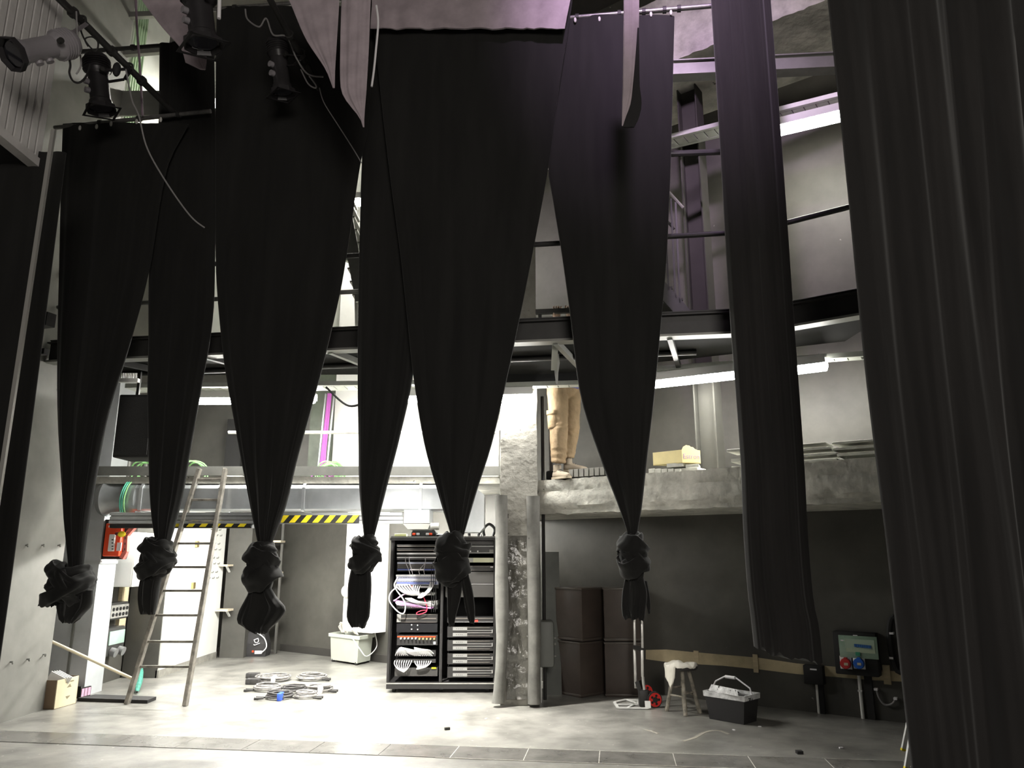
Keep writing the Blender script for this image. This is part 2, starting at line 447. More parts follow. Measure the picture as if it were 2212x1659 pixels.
def knot(parent, cx, top, bot, xl, xr, line, seed, m):
    a, b = line
    T, B = onl(cx, top, a, b), onl(cx, bot, a, b); c = (T+B)/2
    w = (onl(xr, (top+bot)/2, a, b) - onl(xl, (top+bot)/2, a, b)).length; h = T.z-B.z
    cc = onl((xl+xr)/2, (top+bot)/2, a, b)
    k = MB()
    k.ball(cc, (w*.40, w*.32, h*.44), seg=20, amp=.25, freq=2.6, seed=seed)
    wrap_band(k, cc + V((0, -.01, h*.16)), w*.40, w*.34, .55, h*.17, seed+1)
    wrap_band(k, cc + V((0, -.02, -h*.12)), w*.41, w*.35, -.5, h*.19, seed+2, turn=.4)
    wrap_band(k, cc + V((.0, .0, h*.28)), w*.27, w*.27, -.25, h*.13, seed+4)
    wrap_band(k, cc + V((-.01, 0, 0)), w*.36, w*.40, 1.05, h*.16, seed+5, turn=.2)
    for v in k.bm.verts:
        f = noise.noise(v.co*11 + V((seed, 0, 0)))*.020 + abs(noise.noise(v.co*17 + V((0, seed, 0))))*.016
        d = (v.co - cc); d.normalize(); v.co += d*f
    return k.build('knot', m, parent, smooth=80, sub=1)

def tail(parent, rows, line, seed, m, folds=5, name='tail', push=0.0):
    a, b = line
    return drape(name, rows, (a+push, b), m, parent, folds=folds, amp=.035, thick=.10, neck=False, seed=seed, step=9, M_=36, hem=.05)

def tied(label, rows, kn, tails, off, seed, folds, group=None, m=None, name='tied_drape'):
    line = (LINE[0]+off, LINE[1]); m = m or M_drape
    last = rows[-1]; base = onl((last[1]+last[2])/2, last[0], *line)
    t = thing(name, base, label, 'curtain', group)
    drape('drape', rows, line, m, t, folds=folds, seed=seed)
    if kn: knot(t, (kn[0]+kn[1])/2, kn[2], kn[3], kn[0], kn[1], line, seed, m)
    for i, r in enumerate(tails): tail(t, r, line, seed+i*1.3, m)
    return t
G = 'black stage drapes tied up in knots'
tied('black drape tied in a wide lumpy knot, leftmost of the knotted drapes',
     [(268, 136, 408), (360, 133, 362), (590, 128, 321), (735, 125, 283), (900, 126, 233), (1060, 136, 202), (1150, 143, 188), (1235, 150, 178)],
     (98, 206, 1222, 1302), [[(1270, 110, 160), (1290, 95, 150), (1308, 86, 128)], [(1275, 126, 200), (1310, 124, 196), (1330, 130, 175), (1341, 138, 160)]], .0, 1.0, 7, G)
tied('black drape whose knot hangs beside the ladder, second knotted drape from the left',
     [(95, 345, 462), (260, 343, 465), (420, 335, 466), (590, 322, 464), (660, 321, 462), (740, 321, 453), (850, 319, 433), (980, 322, 410), (1080, 326, 392), (1175, 338, 366)],
     (301, 378, 1160, 1256), [[(1230, 312, 352), (1265, 302, 345), (1300, 300, 340), (1322, 306, 335)]], .12, 2.3, 6, G)
tied('black drape right of the ladder, its knot ending in a wide flared tail',
     [(16, 468, 806), (270, 465, 796), (345, 465, 780), (550, 466, 749), (640, 470, 733), (780, 484, 700), (870, 499, 676), (1000, 523, 640), (1090, 541, 618), (1180, 559, 585)],
     (530, 604, 1165, 1285), [[(1262, 546, 580), (1290, 533, 597), (1312, 521, 616), (1326, 515, 613), (1345, 514, 598), (1356, 528, 584), (1366, 546, 578)]], .0, 4.1, 9, G)
tied('black drape whose narrow knot hangs in front of the tall white wall cabinet',
     [(-60, 790, 1010), (270, 785, 962), (345, 782, 942), (560, 776, 916), (805, 773, 893), (950, 775, 862), (1060, 777, 833), (1165, 787, 807)],
     (756, 822, 1155, 1242), [[(1215, 762, 798), (1260, 753, 802), (1300, 752, 800), (1335, 750, 797), (1350, 757, 790)]], .03, 5.7, 6, G)
tied('black drape whose knot hangs in front of the equipment rack',
     [(-60, 800, 1245), (60, 808, 1228), (200, 822, 1206), (360, 840, 1185), (560, 866, 1148), (700, 881, 1120), (805, 892, 1098), (960, 917, 1062), (1060, 945, 1030), (1155, 974, 1002)],
     (940, 1013, 1140, 1275), [[(1250, 965, 1000), (1290, 966, 995), (1330, 967, 985), (1350, 970, 980)], [(1240, 995, 1012), (1280, 1000, 1022), (1325, 1008, 1026), (1343, 1015, 1024)]], -.12, 6.9, 10, G)
tied('black drape whose knot hangs above the folding hand truck, rightmost of the knotted drapes',
     [(36, 1210, 1457), (360, 1184, 1449), (430, 1194, 1446), (560, 1215, 1440), (700, 1234, 1428), (860, 1255, 1413), (1000, 1300, 1397), (1100, 1338, 1386), (1155, 1357, 1376)],
     (1333, 1402, 1145, 1262), [[(1240, 1352, 1388), (1280, 1344, 1398), (1320, 1343, 1394), (1334, 1350, 1390)], [(1255, 1385, 1398), (1290, 1392, 1404), (1322, 1400, 1405)]], .10, 8.4, 5, G)
# the untied drape and the two legs
t = thing('stage_drape', onl(1700, 1415, *LINE), 'long untied black drape with gathered hem, hanging between the two lamps on the right', 'curtain')
drape('drape', [(-60, 1532, 1660), (330, 1556, 1690), (660, 1575, 1713), (1000, 1600, 1737), (1150, 1606, 1745), (1290, 1616, 1757), (1340, 1622, 1768), (1418, 1630, 1776)],
      LINE, M_drape2, t, folds=7, amp=.036, thick=.09, neck=False, seed=3.3, hem=.06, M_=90, slope=.07)
t = thing('side_curtain', V((3.0, 4.4, 0)), 'wide black velour leg curtain reaching the floor at the right edge', 'curtain')
drape('drape', [(-60, 1782, 2560), (400, 1830, 2600), (800, 1869, 2640), (1200, 1918, 2680), (1550, 1957, 2720), (1842, 1990, 2750)],
      (4.85, -.15), M_drape2, t, folds=12, amp=.11, thick=.16, neck=False, seed=1.9, step=40, M_=220)
t = thing('side_curtain', V((-4.4, 5.9, .3)), 'black masking leg at the left edge below the slatted balcony', 'curtain')
drape('drape', [(330, -260, 143), (805, -300, 83), (1180, -330, 34), (1410, -350, 2), (1560, -365, -20)],
      (5.35, -.1), M_drape, t, folds=9, amp=.03, thick=.08, neck=False, seed=2.7)
# borders and scraps of lighter cloth hung nearer
def border(label, rows, line, seed, m=M_border, folds=3, cat='border cloth', amp=.012, step=14):
    r = rows[-1]
    t = thing('border_drape', onl((r[1]+r[2])/2, r[0], *line), label, cat)
    drape('cloth', rows, line, m, t, folds=folds, amp=amp, thick=.02, neck=False, seed=seed, step=step)
    return t
BL = (5.3, -.12)
border('pointed strip of purple grey border cloth left of the dark seam at the top', [(-70, 588, 735), (0, 624, 733), (85, 661, 728), (150, 703, 724), (190, 719, 723)], BL, 1)
border('purple grey border cloth tapering to a point right of the dark seam at the top', [(-70, 742, 806), (0, 738, 801), (100, 735, 797), (190, 736, 792), (215, 746, 790), (255, 777, 787), (275, 784, 787)], BL, 2)
border('purple grey border cloth hanging behind the lantern at the upper left', [(-70, 262, 425), (0, 306, 440), (60, 351, 443), (108, 393, 446), (140, 404, 446), (150, 432, 444)], (5.6, -.12), 3)
t = border('narrow purple grey strip of border cloth with a dark curled hem at the top right', [(-70, 1346, 1381), (0, 1347, 1381), (95, 1346, 1379), (185, 1345, 1373), (215, 1344, 1366), (272, 1343, 1347)], (5.5, -.12), 4, folds=2)
drape('curled_hem', [(60, 1377, 1380), (120, 1373, 1381), (185, 1367, 1382), (225, 1362, 1386), (255, 1351, 1380), (275, 1345, 1370)], (5.49, -.12), M_hem, t, folds=1, amp=.004, thick=.02, neck=False, seed=5, step=12)
border('wide purple grey border cloth with crumpled lower edge across the middle drapes', [(-80, 792, 1245), (0, 803, 1232), (40, 801, 1224), (62, 800, 1220)], (6.25, -.15), 5, folds=16, amp=.02, step=10)
# ------------------------------------------------------------------ walkway in front of the ledge
a, b = DECK
zb, zt = onl(1150, 742, a, b).z, onl(1150, 690, a, b).z
Lx = -4.98
def dk(x, z, back=0.0): return V((x, a + b*x + back, z))
corner = onl(1640, 700, a, b); cxn = corner.x
q2 = V((3.30, corner.y - (3.30-cxn)*.731, 0))
wk = thing('walkway', (0, 7.05, zb), 'black steel walkway crossing the whole stage at mid height behind the drapes', 'walkway')
def run(k, x0, y0, x1, y1, z0, z1, d0=0.0, d1=.02):           # a plank on edge along a run, between depths d0 and d1
    p, q = V((x0, y0, 0)), V((x1, y1, 0)); u = (q-p).normalized(); n = V((-u.y, u.x, 0))
    k.prism([p + n*d0 + V((0, 0, z0)), q + n*d0 + V((0, 0, z0)), q + n*d0 + V((0, 0, z1)), p + n*d0 + V((0, 0, z1))], n*(d1-d0))
runs = [(Lx, a+b*Lx, cxn, corner.y), (cxn, corner.y, q2.x, q2.y)]
k = MB()
for r in runs: run(k, *r, zb+.03, zt, 0, .02)
k.build('fascia', M_black, wk, smooth=0)
k = MB()
for r in runs: run(k, *r, zb, zb+.022, -.06, .08)
k.build('lower_flange', M_greysteel, wk, smooth=0)
k = MB()
for r in runs: run(k, *r, zt-.035, zt-.02, -.05, .06)
k.build('upper_flange', M_black, wk, smooth=0)
k = MB()
for r in runs: run(k, *r, zt, zt+.012, -.012, .0)
k.build('toe_board', M_black, wk, smooth=0)
# deck plate
k = MB(); k.prism([(Lx, a+b*Lx+.02, zb+.06), (cxn, corner.y+.02, zb+.06), (3.3, q2.y+.02, zb+.06), (3.3, 7.15, zb+.06), (.5, 8.52, zb+.06), (Lx, 8.6, zb+.06)], (0, 0, .03))
k.build('deck_plate', mat('soot_black', (.010, .0098, .009), rough=.9, spec=.1), wk, smooth=0)
for i, x in enumerate((-4.3, -3.2, -1.85, -.75, .42, 1.5)):
    k = MB(); p = dk(x, zb+.02, .03); q = V((x+.45, 8.4, zb+.02)); k.bar(p, q, .05, .06); k.build('joist', M_greysteel if i in (2, 4) else M_black, wk)
k = MB(); tz = onl(1150, 774, a+.7, b).z
k.tube([V((Lx, a+.7+b*Lx, tz)), V((1.9, a+.7+b*1.9, tz))], .032, 10); k.build('under_tube', M_black, wk)
for x in (-3.6, -1.6, .5, 1.75):
    k = MB(); k.bar(dk(x, tz, .7), dk(x, zb+.06, .7), .04, .02); k.build('hanger', M_black, wk)
hz = onl(1500, 505, a, b).z
k = MB(); hr = [V((Lx, a+b*Lx+.03, hz)), V((cxn, corner.y+.03, hz)), V((3.3, q2.y+.03, hz))]
k.tube(hr, .026, 10); k.build('handrail', M_black, wk)
k = MB(); hz2 = onl(760, 628, a, b).z
k.tube([V((Lx, a+b*Lx+.03, hz2)), V((-.75, a+b*-.75+.03, hz2))], .024, 10); k.build('mid_rail', M_greysteel, wk)
for x in (-4.2, -2.4, -.8, .62, 2.1):
    k = MB(); k.bar(dk(x, zt-.05, .03), dk(x, hz, .03), .04, .03); k.build('post', M_black, wk)
k = MB(); A, B = onl(1090, 830, 8.72, -.18), onl(1330, 828, 8.72, -.18)
k.prism([A, B, V((B.x, B.y, zb+.34)), V((A.x, A.y, zb+.34))], (0, .02, 0)); k.build('rear_fascia', M_blackm, wk, smooth=0)
# back rail the person holds on to
bz = onl(1200, 667, 8.42, 0).z
k = MB(); k.bar((.28, 8.46, bz-.028), (1.75, 8.28, bz-.028), .05, .055); k.build('rear_rail', mat('rear_rail_grey', (.06, .058, .054), rough=.45), wk)
k = MB(); k.bar((.33, 8.47, zb+.06), (.33, 8.47, bz), .04, .04); k.build('rear_post', M_black, wk)

# cable trays under the walkway
M_tray = mat('slotted_tray_steel', (.62, .64, .58), rough=.4, metal=.45, var=.12, scale=6)
def tray(p, q, w, label, name='cable_tray', pitch=.125, lip=.05, m=None):
    p, q = V(p), V(q); d = (q-p); L_ = d.length; d.normalize(); n = V((-d.y, d.x, 0)).normalized()
    t = thing(name, (p+q)/2, label, 'cable tray')
    k = MB(); N_ = int(L_/pitch)
    for i in range(N_):
        s0, s1 = i*pitch+.006, (i+1)*pitch-.006
        k.bar(p + d*s0, p + d*s1, w*.62, .004)
    k.bar(p + n*w*.42, q + n*w*.42, w*.17, .004); k.bar(p - n*w*.42, q - n*w*.42, w*.17, .004)
    k.build('base', m or M_tray, t, smooth=0)
    for s in (-1, 1):
        k = MB(); k.bar(p + n*s*w*.5 + V((0, 0, lip/2)), q + n*s*w*.5 + V((0, 0, lip/2)), .004, lip); k.build('side_flange', m or M_tray, t, smooth=0)
    return t
tz1 = atY(717, 846, 8.75).z
tray((-4.6, 8.85, tz1+.04), (-.2, 8.62, tz1+.04), .28, 'slotted cable tray above the mezzanine lamps, left of the pillar')
tr0 = onl(1092, 838, 8.62, -.18); tr1 = onl(1262, 833, 8.62, -.18)
tray(tr0 + V((0, 0, .0)), tr1, .14, 'short slotted cable tray crossing above the head of the standing person')
tray(onl(1300, 812, 9.05, -.55), onl(1880, 772, 9.05, -.55), .16, 'slotted cable tray above the lamps over the concrete ledge')
tray(onl(1400, 322, 9.6, -.72), onl(1880, 205, 9.6, -.72), .26, 'slotted cable tray carrying the lamp on the upper level')
# upper rail, beam and steel columns at the right
k = MB(); k.tube([onl(1380, 335, 7.9, -.15), onl(1600, 326, 7.9, -.15)], .035, 10)
tag(k.build('gallery_rail', M_black), 'black tube rail of the upper level below the slotted tray at the right', 'rail')
st = thing('steel_beam', onl(1600, 165, 7.6, -.15), 'grey steel beam crossing the upper right above the lamp', 'beam')
p, q = onl(1400, 152, 7.6, -.15), onl(1860, 130, 7.6, -.15)
k = MB(); k.bar(p, q, .02, .16); k.build('web', M_greysteel, st, smooth=0)
for dz in (-.085, .085):
    k = MB(); k.bar(p + V((0, .03, dz)), q + V((0, .03, dz)), .15, .014); k.build('flange', M_greysteel, st, smooth=0)
col_b = onl(1537, 1010, 9.98, -.731); ang = math.atan(-.731)
M_col = mat('column_paint', (.058, .057, .050), rough=.85, spec=.1, var=.15, scale=2)
def hcol(x, y, label, z0, z1):
    t = thing('steel_column', (x, y, z0), label, 'column'); R = rotz(ang)
    for s in (-1, 1):
        k = MB(); k.box(V((x, y, (z0+z1)/2)) + R.to_3x3() @ V((s*.115, 0, 0)), (.016, .22, z1-z0), R); k.build('flange', M_col, t, smooth=0)
    k = MB(); k.box((x, y, (z0+z1)/2), (.22, .012, z1-z0), R); k.build('web', M_col, t, smooth=0)
hcol(col_b.x, col_b.y, 'grey steel column standing on the ledge beside the yellow carton', LZ1, zc_+.05)
# conduit beside the pillar
k = MB(); k.tube([V((.37, 9.0, .02)), V((.37, 9.0, 3.5))], .02, 8); tag(k.build('drain_pipe', M_black), 'black vertical pipe on the right side of the concrete pillar, lower length', 'pipe')
k = MB(); k.tube([V((.50, 9.3, LZ1+.05)), V((.50, 9.3, 3.55))], .045, 12); tag(k.build('drain_pipe', mat('brown_pipe', (.06, .05, .045), rough=.5)), 'thick dark pipe behind the legs of the person', 'pipe')

# staircase on the walkway, right
ss = thing('steel_staircase', (1.8, 8.1, zb+.1), 'black steel stair rising to the left behind the rightmost knotted drape', 'stair')
P0, P1 = onl(1490, 683, 8.0, -.15), onl(1380, 560, 8.0, -.15)
for dy in (0, .7):
    k = MB(); k.bar(P0 + V((0, dy, -.05)), P1 + V((0, dy, -.05)), .03, .15); k.build('stringer', M_black, ss, smooth=0)
for i in range(5):
    o = P0.lerp(P1, (i+.5)/5); k = MB(); k.box(o + V((0, .35, 0)), (.2, .68, .025)); k.build('tread', M_black, ss, smooth=0)
H0, H1 = onl(1476, 450, 8.0, -.15), onl(1380, 345, 8.0, -.15)
k = MB(); k.tube([H0, H1], .02, 8); k.build('handrail', mat('worn_steel_rail', (.3, .29, .27), rough=.35, metal=.6), ss)
H2, H3 = onl(1456, 495, 8.0, -.15), onl(1380, 405, 8.0, -.15)
k = MB(); k.tube([H2, H3], .014, 8); k.build('mid_rail', M_black, ss)
for px, y0, y1 in ((1465, 655, 438), (1455, 645, 430), (1440, 628, 412), (1405, 590, 375)):
    k = MB(); k.bar(onl(px+4, y0, 8.0, -.15), onl(px-6, y1, 8.0, -.15), .03, .02); k.build('post', M_black, ss, smooth=0)
# staircase seen in the slit between the third and fourth drapes
s2 = thing('steel_staircase', (-2.1, 9.2, 4.0), 'grey steel stair seen in the slit between the middle drapes', 'stair')
P0, P1 = atY(782, 650, 9.0), atY(735, 400, 9.0)
for dy in (0, .55):
    k = MB(); k.bar(P0 + V((0, dy, 0)), P1 + V((0, dy, 0)), .03, .16); k.build('stringer', M_greysteel, s2, smooth=0)
for i in range(9):
    o = P0.lerp(P1, (i+.5)/9); k = MB(); k.box(o + V((0, .27, 0)), (.22, .52, .02)); k.build('tread', M_greysteel, s2, smooth=0)
k = MB(); k.bar(atY(771, 705, 9.3), atY(768, 560, 9.3), .05, .04); tag(k.build('slotted_post', M_tray), 'slotted steel post standing below the grey stair in the slit', 'post')
tray(atY(700, 545, 9.4), atY(800, 585, 9.1), .22, 'slotted cable tray crossing the slit below the stair')

# hanging loops under the walkway
k = MB(); k.tube(smoothpts([dk(-1.52, zb+.2, -.03), dk(-1.5, zb+.27, -.04), dk(-1.45, zb+.2, -.03), dk(-1.42, zb-.2, .3), dk(-1.52, zb-.35, .6), dk(-1.8, zb-.4, .8), dk(-2.05, zb-.2, .7)], 8), .012, 6)
tag(k.build('hanging_cable', M_blackm), 'black cable looping over the walkway edge in the slit between the middle drapes', 'cable')
k = MB(); o = onl(1200, 752, a+.15, b)
k.bar(o + V((0, 0, .10)), onl(1197, 800, a+.3, b), .06, .01); tag(k.build('bracket_plate', mat('bracket_grey', (.36, .37, .32), rough=.5)), 'grey bracket plate hanging under the walkway above the standing person', 'bracket')
k = MB(); k.rings([[onl(x, y, a+.45, b) + V((0, .012*math.cos(i*1.57), 0)) for i, (x, y) in enumerate(((cx_-w_, yy), (cx_, yy+2), (cx_+w_, yy), (cx_, yy-2)))] for cx_, w_, yy in ((1202, 5, 765), (1203, 6, 785), (1202, 4, 805), (1203, 2, 828))])
tag(k.build('plastic_strap', mat('clear_plastic', (.5, .5, .48), rough=.15, spec=.8)), 'shiny plastic strip hanging from the bracket above the standing person', 'strap')

# ------------------------------------------------------------------ slatted balcony, pole
XS = -4.0
bz0 = 4.78
sb = thing('slatted_balcony', (XS, 5.2, bz0), 'side balcony faced with grey vertical slats at the upper left corner', 'balcony')
M_slat = mat('grey_slat', (.55, .53, .52), rough=.5, var=.15, scale=3)
k = MB()
for i in range(20):
    y = 5.76 - i*.092
    k.bb((XS-.02, y-.067, bz0+.09), (XS+.012, y, 8.4))
k.build('slat_panel', M_slat, sb, smooth=0)
k = MB(); k.bb((XS-.5, 3.9, bz0+.02), (XS-.03, 5.76, 8.4)); k.build('backing', M_blackm, sb, smooth=0)
k = MB(); k.bb((XS-.06, 3.9, bz0), (XS+.03, 5.78, bz0+.075)); k.build('bottom_rail', M_slat, sb, smooth=0)
k = MB(); k.bb((XS-.10, 5.77, bz0-.45), (XS-.02, 5.82, bz0+.12)); k.build('end_strip', M_cream, sb, smooth=0)
pt, pb = atY(97, 385, 5.2), atY(0, 1064, 5.2); xm = (pt.x+pb.x)/2
k = MB(); k.bb((xm-.014, 5.19, .0), (xm+.014, 5.215, bz0+.02)); tag(k.build('pole', mat('pole_steel', (.36, .35, .33), rough=.4, metal=.4)), 'thin light steel pole in front of the black masking leg at the left edge', 'pole')
# brackets across the left gap
k = MB(); k.bar(V((-5.0, 6.6, 3.62)), V((-4.05, 6.3, 3.62)), .09, .12); tag(k.build('side_bracket', M_black, smooth=0), 'black beam stub joining the side wall, upper of the two at the left', 'beam')
k = MB(); k.bar(V((-5.0, 6.6, 3.33)), V((-4.05, 6.3, 3.33)), .05, .05); tag(k.build('side_bracket', M_black, smooth=0), 'thin black bar below the beam stub at the left side wall', 'beam')

# ------------------------------------------------------------------ pipes the cloths and lanterns hang on
def pipe(label, p, q, r=.026, m=None, rings=(), name='hanging_pipe'):
    t = thing(name, (V(p)+V(q))/2, label, 'pipe')
    k = MB(); k.tube([p, q], r, 12); k.build('tube', m or M_pipe, t)
    for s in rings:
        o = V(p).lerp(V(q), s); d = (V(q)-V(p)).normalized()
        k = MB(); k.cyl(o - d*.018, o + d*.018, r*1.5, seg=10); k.build('clamp', M_black, t)
    return t
M_pipe = mat('scuffed_pipe', (.16, .155, .15), rough=.35, metal=.5, var=.3, scale=10)
PZ = 6.16
pA, pB = atZ(60, -70, PZ), atZ(378, 246, PZ)
pipe('dark lighting pipe running back above the left drape, carrying the two lanterns', pA, pB, .032, M_black, (.25, .5, .72))
pC, pD = atZ(545, -70, PZ), atZ(690, 192, PZ)
pipe('dark lighting pipe running back in front of the third drape, wound with cables', pC, pD, .028, M_black, (.5, .75))
def onpipe(p, q, s): return p.lerp(q, s)
l1 = (LINE[0]-.005, LINE[1])
pipe('pipe the leftmost knotted drape hangs from', onl(118, 276, *l1), onl(455, 240, *l1), .022, None, (.3, .55, .8))
l2 = (LINE[0]+.13, LINE[1])
pipe('dark pipe the second knotted drape hangs from', onl(170, 112, *l2), onl(470, 90, *l2), .024, M_black, (.4, .7))
pipe('grey pipe the third drape hangs from, at the top edge', onl(430, 23, *LINE), onl(830, -8, *LINE), .022, None, (.2,))
l3 = (LINE[0]+.10, LINE[1])
pipe('pipe with clamps the rightmost knotted drape hangs from', onl(1195, 42, *l3), onl(1640, 4, *l3), .024, None, (.12, .33, .45, .55, .62))
# cloth ties
def ties(pts, line, grp):
    for i, (px, py) in enumerate(pts):
        o = onl(px, py, *line); k = MB(); k.ball(o + V((0, -.03, 0)), (.015, .015, .03), seg=6)
        tag(k.build('cloth_tie', mat('tie_tape', (.45, .44, .42), rough=.5)), 'small light tie knotted on the pipe along ' + grp, 'tie', 'ties along ' + grp)
ties([(176, 280), (212, 277), (243, 271), (298, 266), (350, 262)], l1, 'the top of the leftmost knotted drape')
ties([(1242, 48), (1294, 46), (1405, 36), (1448, 32)], l3, 'the top of the rightmost knotted drape')

# ------------------------------------------------------------------ lanterns
M_lantern = mat('lantern_black', (.03, .028, .03), rough=.38, metal=.2, var=.2, scale=8)
M_lgrey = mat('lantern_grey', (.30, .28, .30), rough=.4, metal=.3)
M_tagw = mat('white_tape', (.8, .78, .8), rough=.6)
def lantern(rear, front, r, hook, label, light=False, yoke_side=None, tapes=1, frame=True):
    rear, front, hook = V(rear), V(front), V(hook); d = front-rear; L_ = d.length; d.normalize()
    t = thing('stage_lantern', (rear+front)/2, label, 'stage light', None)
    M = Matrix.Translation(rear) @ d.to_track_quat('Z', 'Y').to_matrix().to_4x4()
    mr = M_lgrey if light else M_lantern
    k = MB(); k.lathe([(r*.45, -.02), (r*.95, 0), (r*1.12, L_*.06), (r*1.12, L_*.26), (r*.95, L_*.32), (r*.86, L_*.36)], M, 14)
    k.build('rear_housing', mr, t)
    k = MB()
    for i in range(5):
        z = L_*(.08 + .04*i); k.lathe([(r*1.16, z), (r*1.22, z+.004), (r*1.22, z+.010), (r*1.16, z+.014)], M, 14)
    k.build('cooling_fins', mr, t)
    k = MB(); k.lathe([(r*.86, L_*.34), (r*.86, L_*.80), (r*.98, L_*.83), (r*.98, L_*.92)], M, 18); k.build('barrel', M_lgrey if light else M_lantern, t)
    k = MB(); k.lathe([(r*.98, L_*.90), (r*1.30, L_*.92), (r*1.34, L_*1.0), (r*1.22, L_*1.0), (r*1.1, L_*.94)], M, 8, cap=False); k.build('hood', M_lantern, t)
    k = MB(); k.lathe([(.001, L_*.935), (r*.9, L_*.935), (r*.9, L_*.945), (.001, L_*.945)], M, 18, cap=False); k.build('lens', mat('lens_glass', (.02, .02, .025), rough=.08, spec=.8), t)
    if frame:
        k = MB()
        for sx, sy, w, h in ((0, 1, 2.7, .2), (0, -1, 2.7, .2), (1, 0, .2, 2.7), (-1, 0, .2, 2.7)):
            k.box(M @ V((sx*r*1.25, sy*r*1.25, L_*1.01)), (r*w, r*h, .006), M.to_3x3().to_4x4())
        k.build('colour_frame', mr, t, smooth=0)
    x3 = M.to_3x3() @ V((1, 0, 0)); y3 = M.to_3x3() @ V((0, 1, 0))
    side = x3 if yoke_side is None else V(yoke_side).normalized()
    mid = rear + d*L_*.38
    k = MB(); top = hook + V((0, 0, -.07))
    for s in (-1, 1): k.bar(mid + side*s*r*1.32, top + side*s*r*1.0, .032, .006, up=side)
    k.bar(top - side*r*1.05, top + side*r*1.05, .032, .006); k.build('yoke', M_lgrey if light else M_lantern, t, smooth=0)
    k = MB(); k.tube(smoothpts([hook + V((0, 0, -.08)), hook + V((.035, 0, -.03)), hook + V((.03, 0, .035)), hook + V((-.02, 0, .045)), hook + V((-.04, 0, .0))], 5), .011, 8); k.build('hook_clamp', M_black, t)
    for s in (-1, 1):
        k = MB(); k.cyl(mid + side*s*r*1.28, mid + side*s*r*1.62, .022, seg=10); k.build('knob', M_black, t)
    for q_ in (.5, .66):
        k = MB(); o = rear + d*L_*q_ - y3*r*.8 ; k.cyl(o, o - y3*r*.35 + V((0, -.01, 0)), .028, seg=12); k.build('focus_knob', M_lgrey, t)
    for i in range(tapes):
        k = MB(); o = rear + d*L_*(.86-.2*i) + x3*r*1.0; k.box(o, (.008, r*.75, .075), M.to_3x3().to_4x4()); k.build('tape_label', M_tagw, t, smooth=0)
    return t
hk1 = onpipe(pA, pB, .30); hk2 = onpipe(pA, pB, .62)
lantern(atY(158, 92, 5.1), atY(22, 118, 4.75), .095, hk1, 'grey stage lantern pointing left in front of the slatted balcony', light=True, tapes=0, frame=False)
lantern(atD(207, 122, 7.3), atD(220, 240, 7.25), .105, hk2, 'black stage lantern hanging straight down beside the slatted balcony', tapes=2)
lantern(atD(425, -35, 6.1), atD(440, 100, 6.05), .12, atY(420, -95, 5.0), 'black stage lantern with white taped frame in front of the purple border at the top', tapes=2)
lantern(atD(598, 85, 7.15), atD(612, 205, 7.1), .09, onpipe(pC, pD, .66), 'dark stage lantern hanging in front of the third drape')
k = MB(); k.tube([atY(420, -95, 5.0)+V((-.6, .0, 0)), atY(420, -95, 5.0)+V((.6, 0, 0))], .025, 10); tag(k.build('hanging_pipe', M_black), 'pipe above the picture edge carrying the taped lantern', 'pipe')
k = MB(); k.tube([atY(477, -90, 5.2), atY(473, 40, 5.2)], .015, 8); tag(k.build('drop_rod', M_tagw), 'thin white rod beside the taped lantern', 'rod')
# cables
def cable(label, pts, r=.006, m=None, name='hanging_cable', n=10, cat='cable'):
    k = MB(); k.tube(smoothpts(pts, n), r, 6); return tag(k.build(name, m or M_blackm), label, cat)
M_cgrey = mat('grey_cable', (.22, .21, .21), rough=.5)
cable('long black cable sagging from the lighting pipe across the two left drapes', [atY(272, 150, 5.9), atY(285, 215, 5.9), atY(300, 250, 5.9), atY(318, 320, 5.95), atY(360, 395, 6.0), atY(410, 465, 6.05), atY(442, 492, 6.1)], .007, M_cgrey)
cable('thin cable running from the cable wound pipe down to the slit between the drapes', [atY(690, 190, 6.2), atY(700, 222, 6.2), atY(730, 270, 6.2), atY(762, 320, 6.2), atY(781, 352, 6.2)], .005, M_cgrey)
cable('white rope hanging on the edge of the middle drape', [atY(813, 12, 6.0), atY(817, 50, 6.0), atY(812, 110, 6.0), atY(808, 150, 6.0), atY(803, 187, 6.0)], .010, M_tagw, 'hanging_rope', cat='rope')
cable('black cable loop below the grey stage lantern', [atY(148, 122, 5.1), atY(152, 140, 5.1), atY(150, 158, 5.1), atY(158, 175, 5.1), atY(172, 178, 5.1), atY(186, 165, 5.2), atY(195, 140, 5.4)], .008)
cable('thin cable hanging in a hook shape beside the grey stage lantern', [atY(165, 25, 5.2), atY(167, 70, 5.2), atY(172, 110, 5.2), atY(175, 140, 5.2), atY(165, 160, 5.2)], .006, M_cgrey)
cable('black cable loops hanging on the lighting pipe left of the hanging lantern', [atY(170, 50, 5.5), atY(180, 80, 5.5), atY(195, 102, 5.5), atY(208, 110, 5.5), atY(212, 92, 5.5), atY(200, 80, 5.6), atY(184, 84, 5.6), atY(190, 100, 5.6)], .007)
cable('cable wound in loops along the pipe in front of the third drape', [atY(530, 20, 6.0), atY(535, 42, 6.0), atY(560, 58, 6.0), atY(575, 40, 6.0), atY(590, 75, 6.1), atY(620, 80, 6.1), atY(640, 125, 6.1), atY(665, 160, 6.2), atY(698, 166, 6.2)], .008, M_cgrey)
cable('second cable hanging in curls at the end of the cable wound pipe', [atY(650, 150, 6.2), atY(665, 180, 6.2), atY(680, 190, 6.2), atY(682, 184, 6.2), atY(668, 165, 6.2)], .007, M_cgrey)
cable('purple grey rope hanging straight down beside the upper left gallery', [atY(292, -40, 7.0), atY(296, 60, 7.0), atY(302, 140, 7.0), atY(308, 250, 7.0)], .012, mat('mauve_rope', (.22, .16, .2), rough=.7), 'hanging_rope', cat='rope')
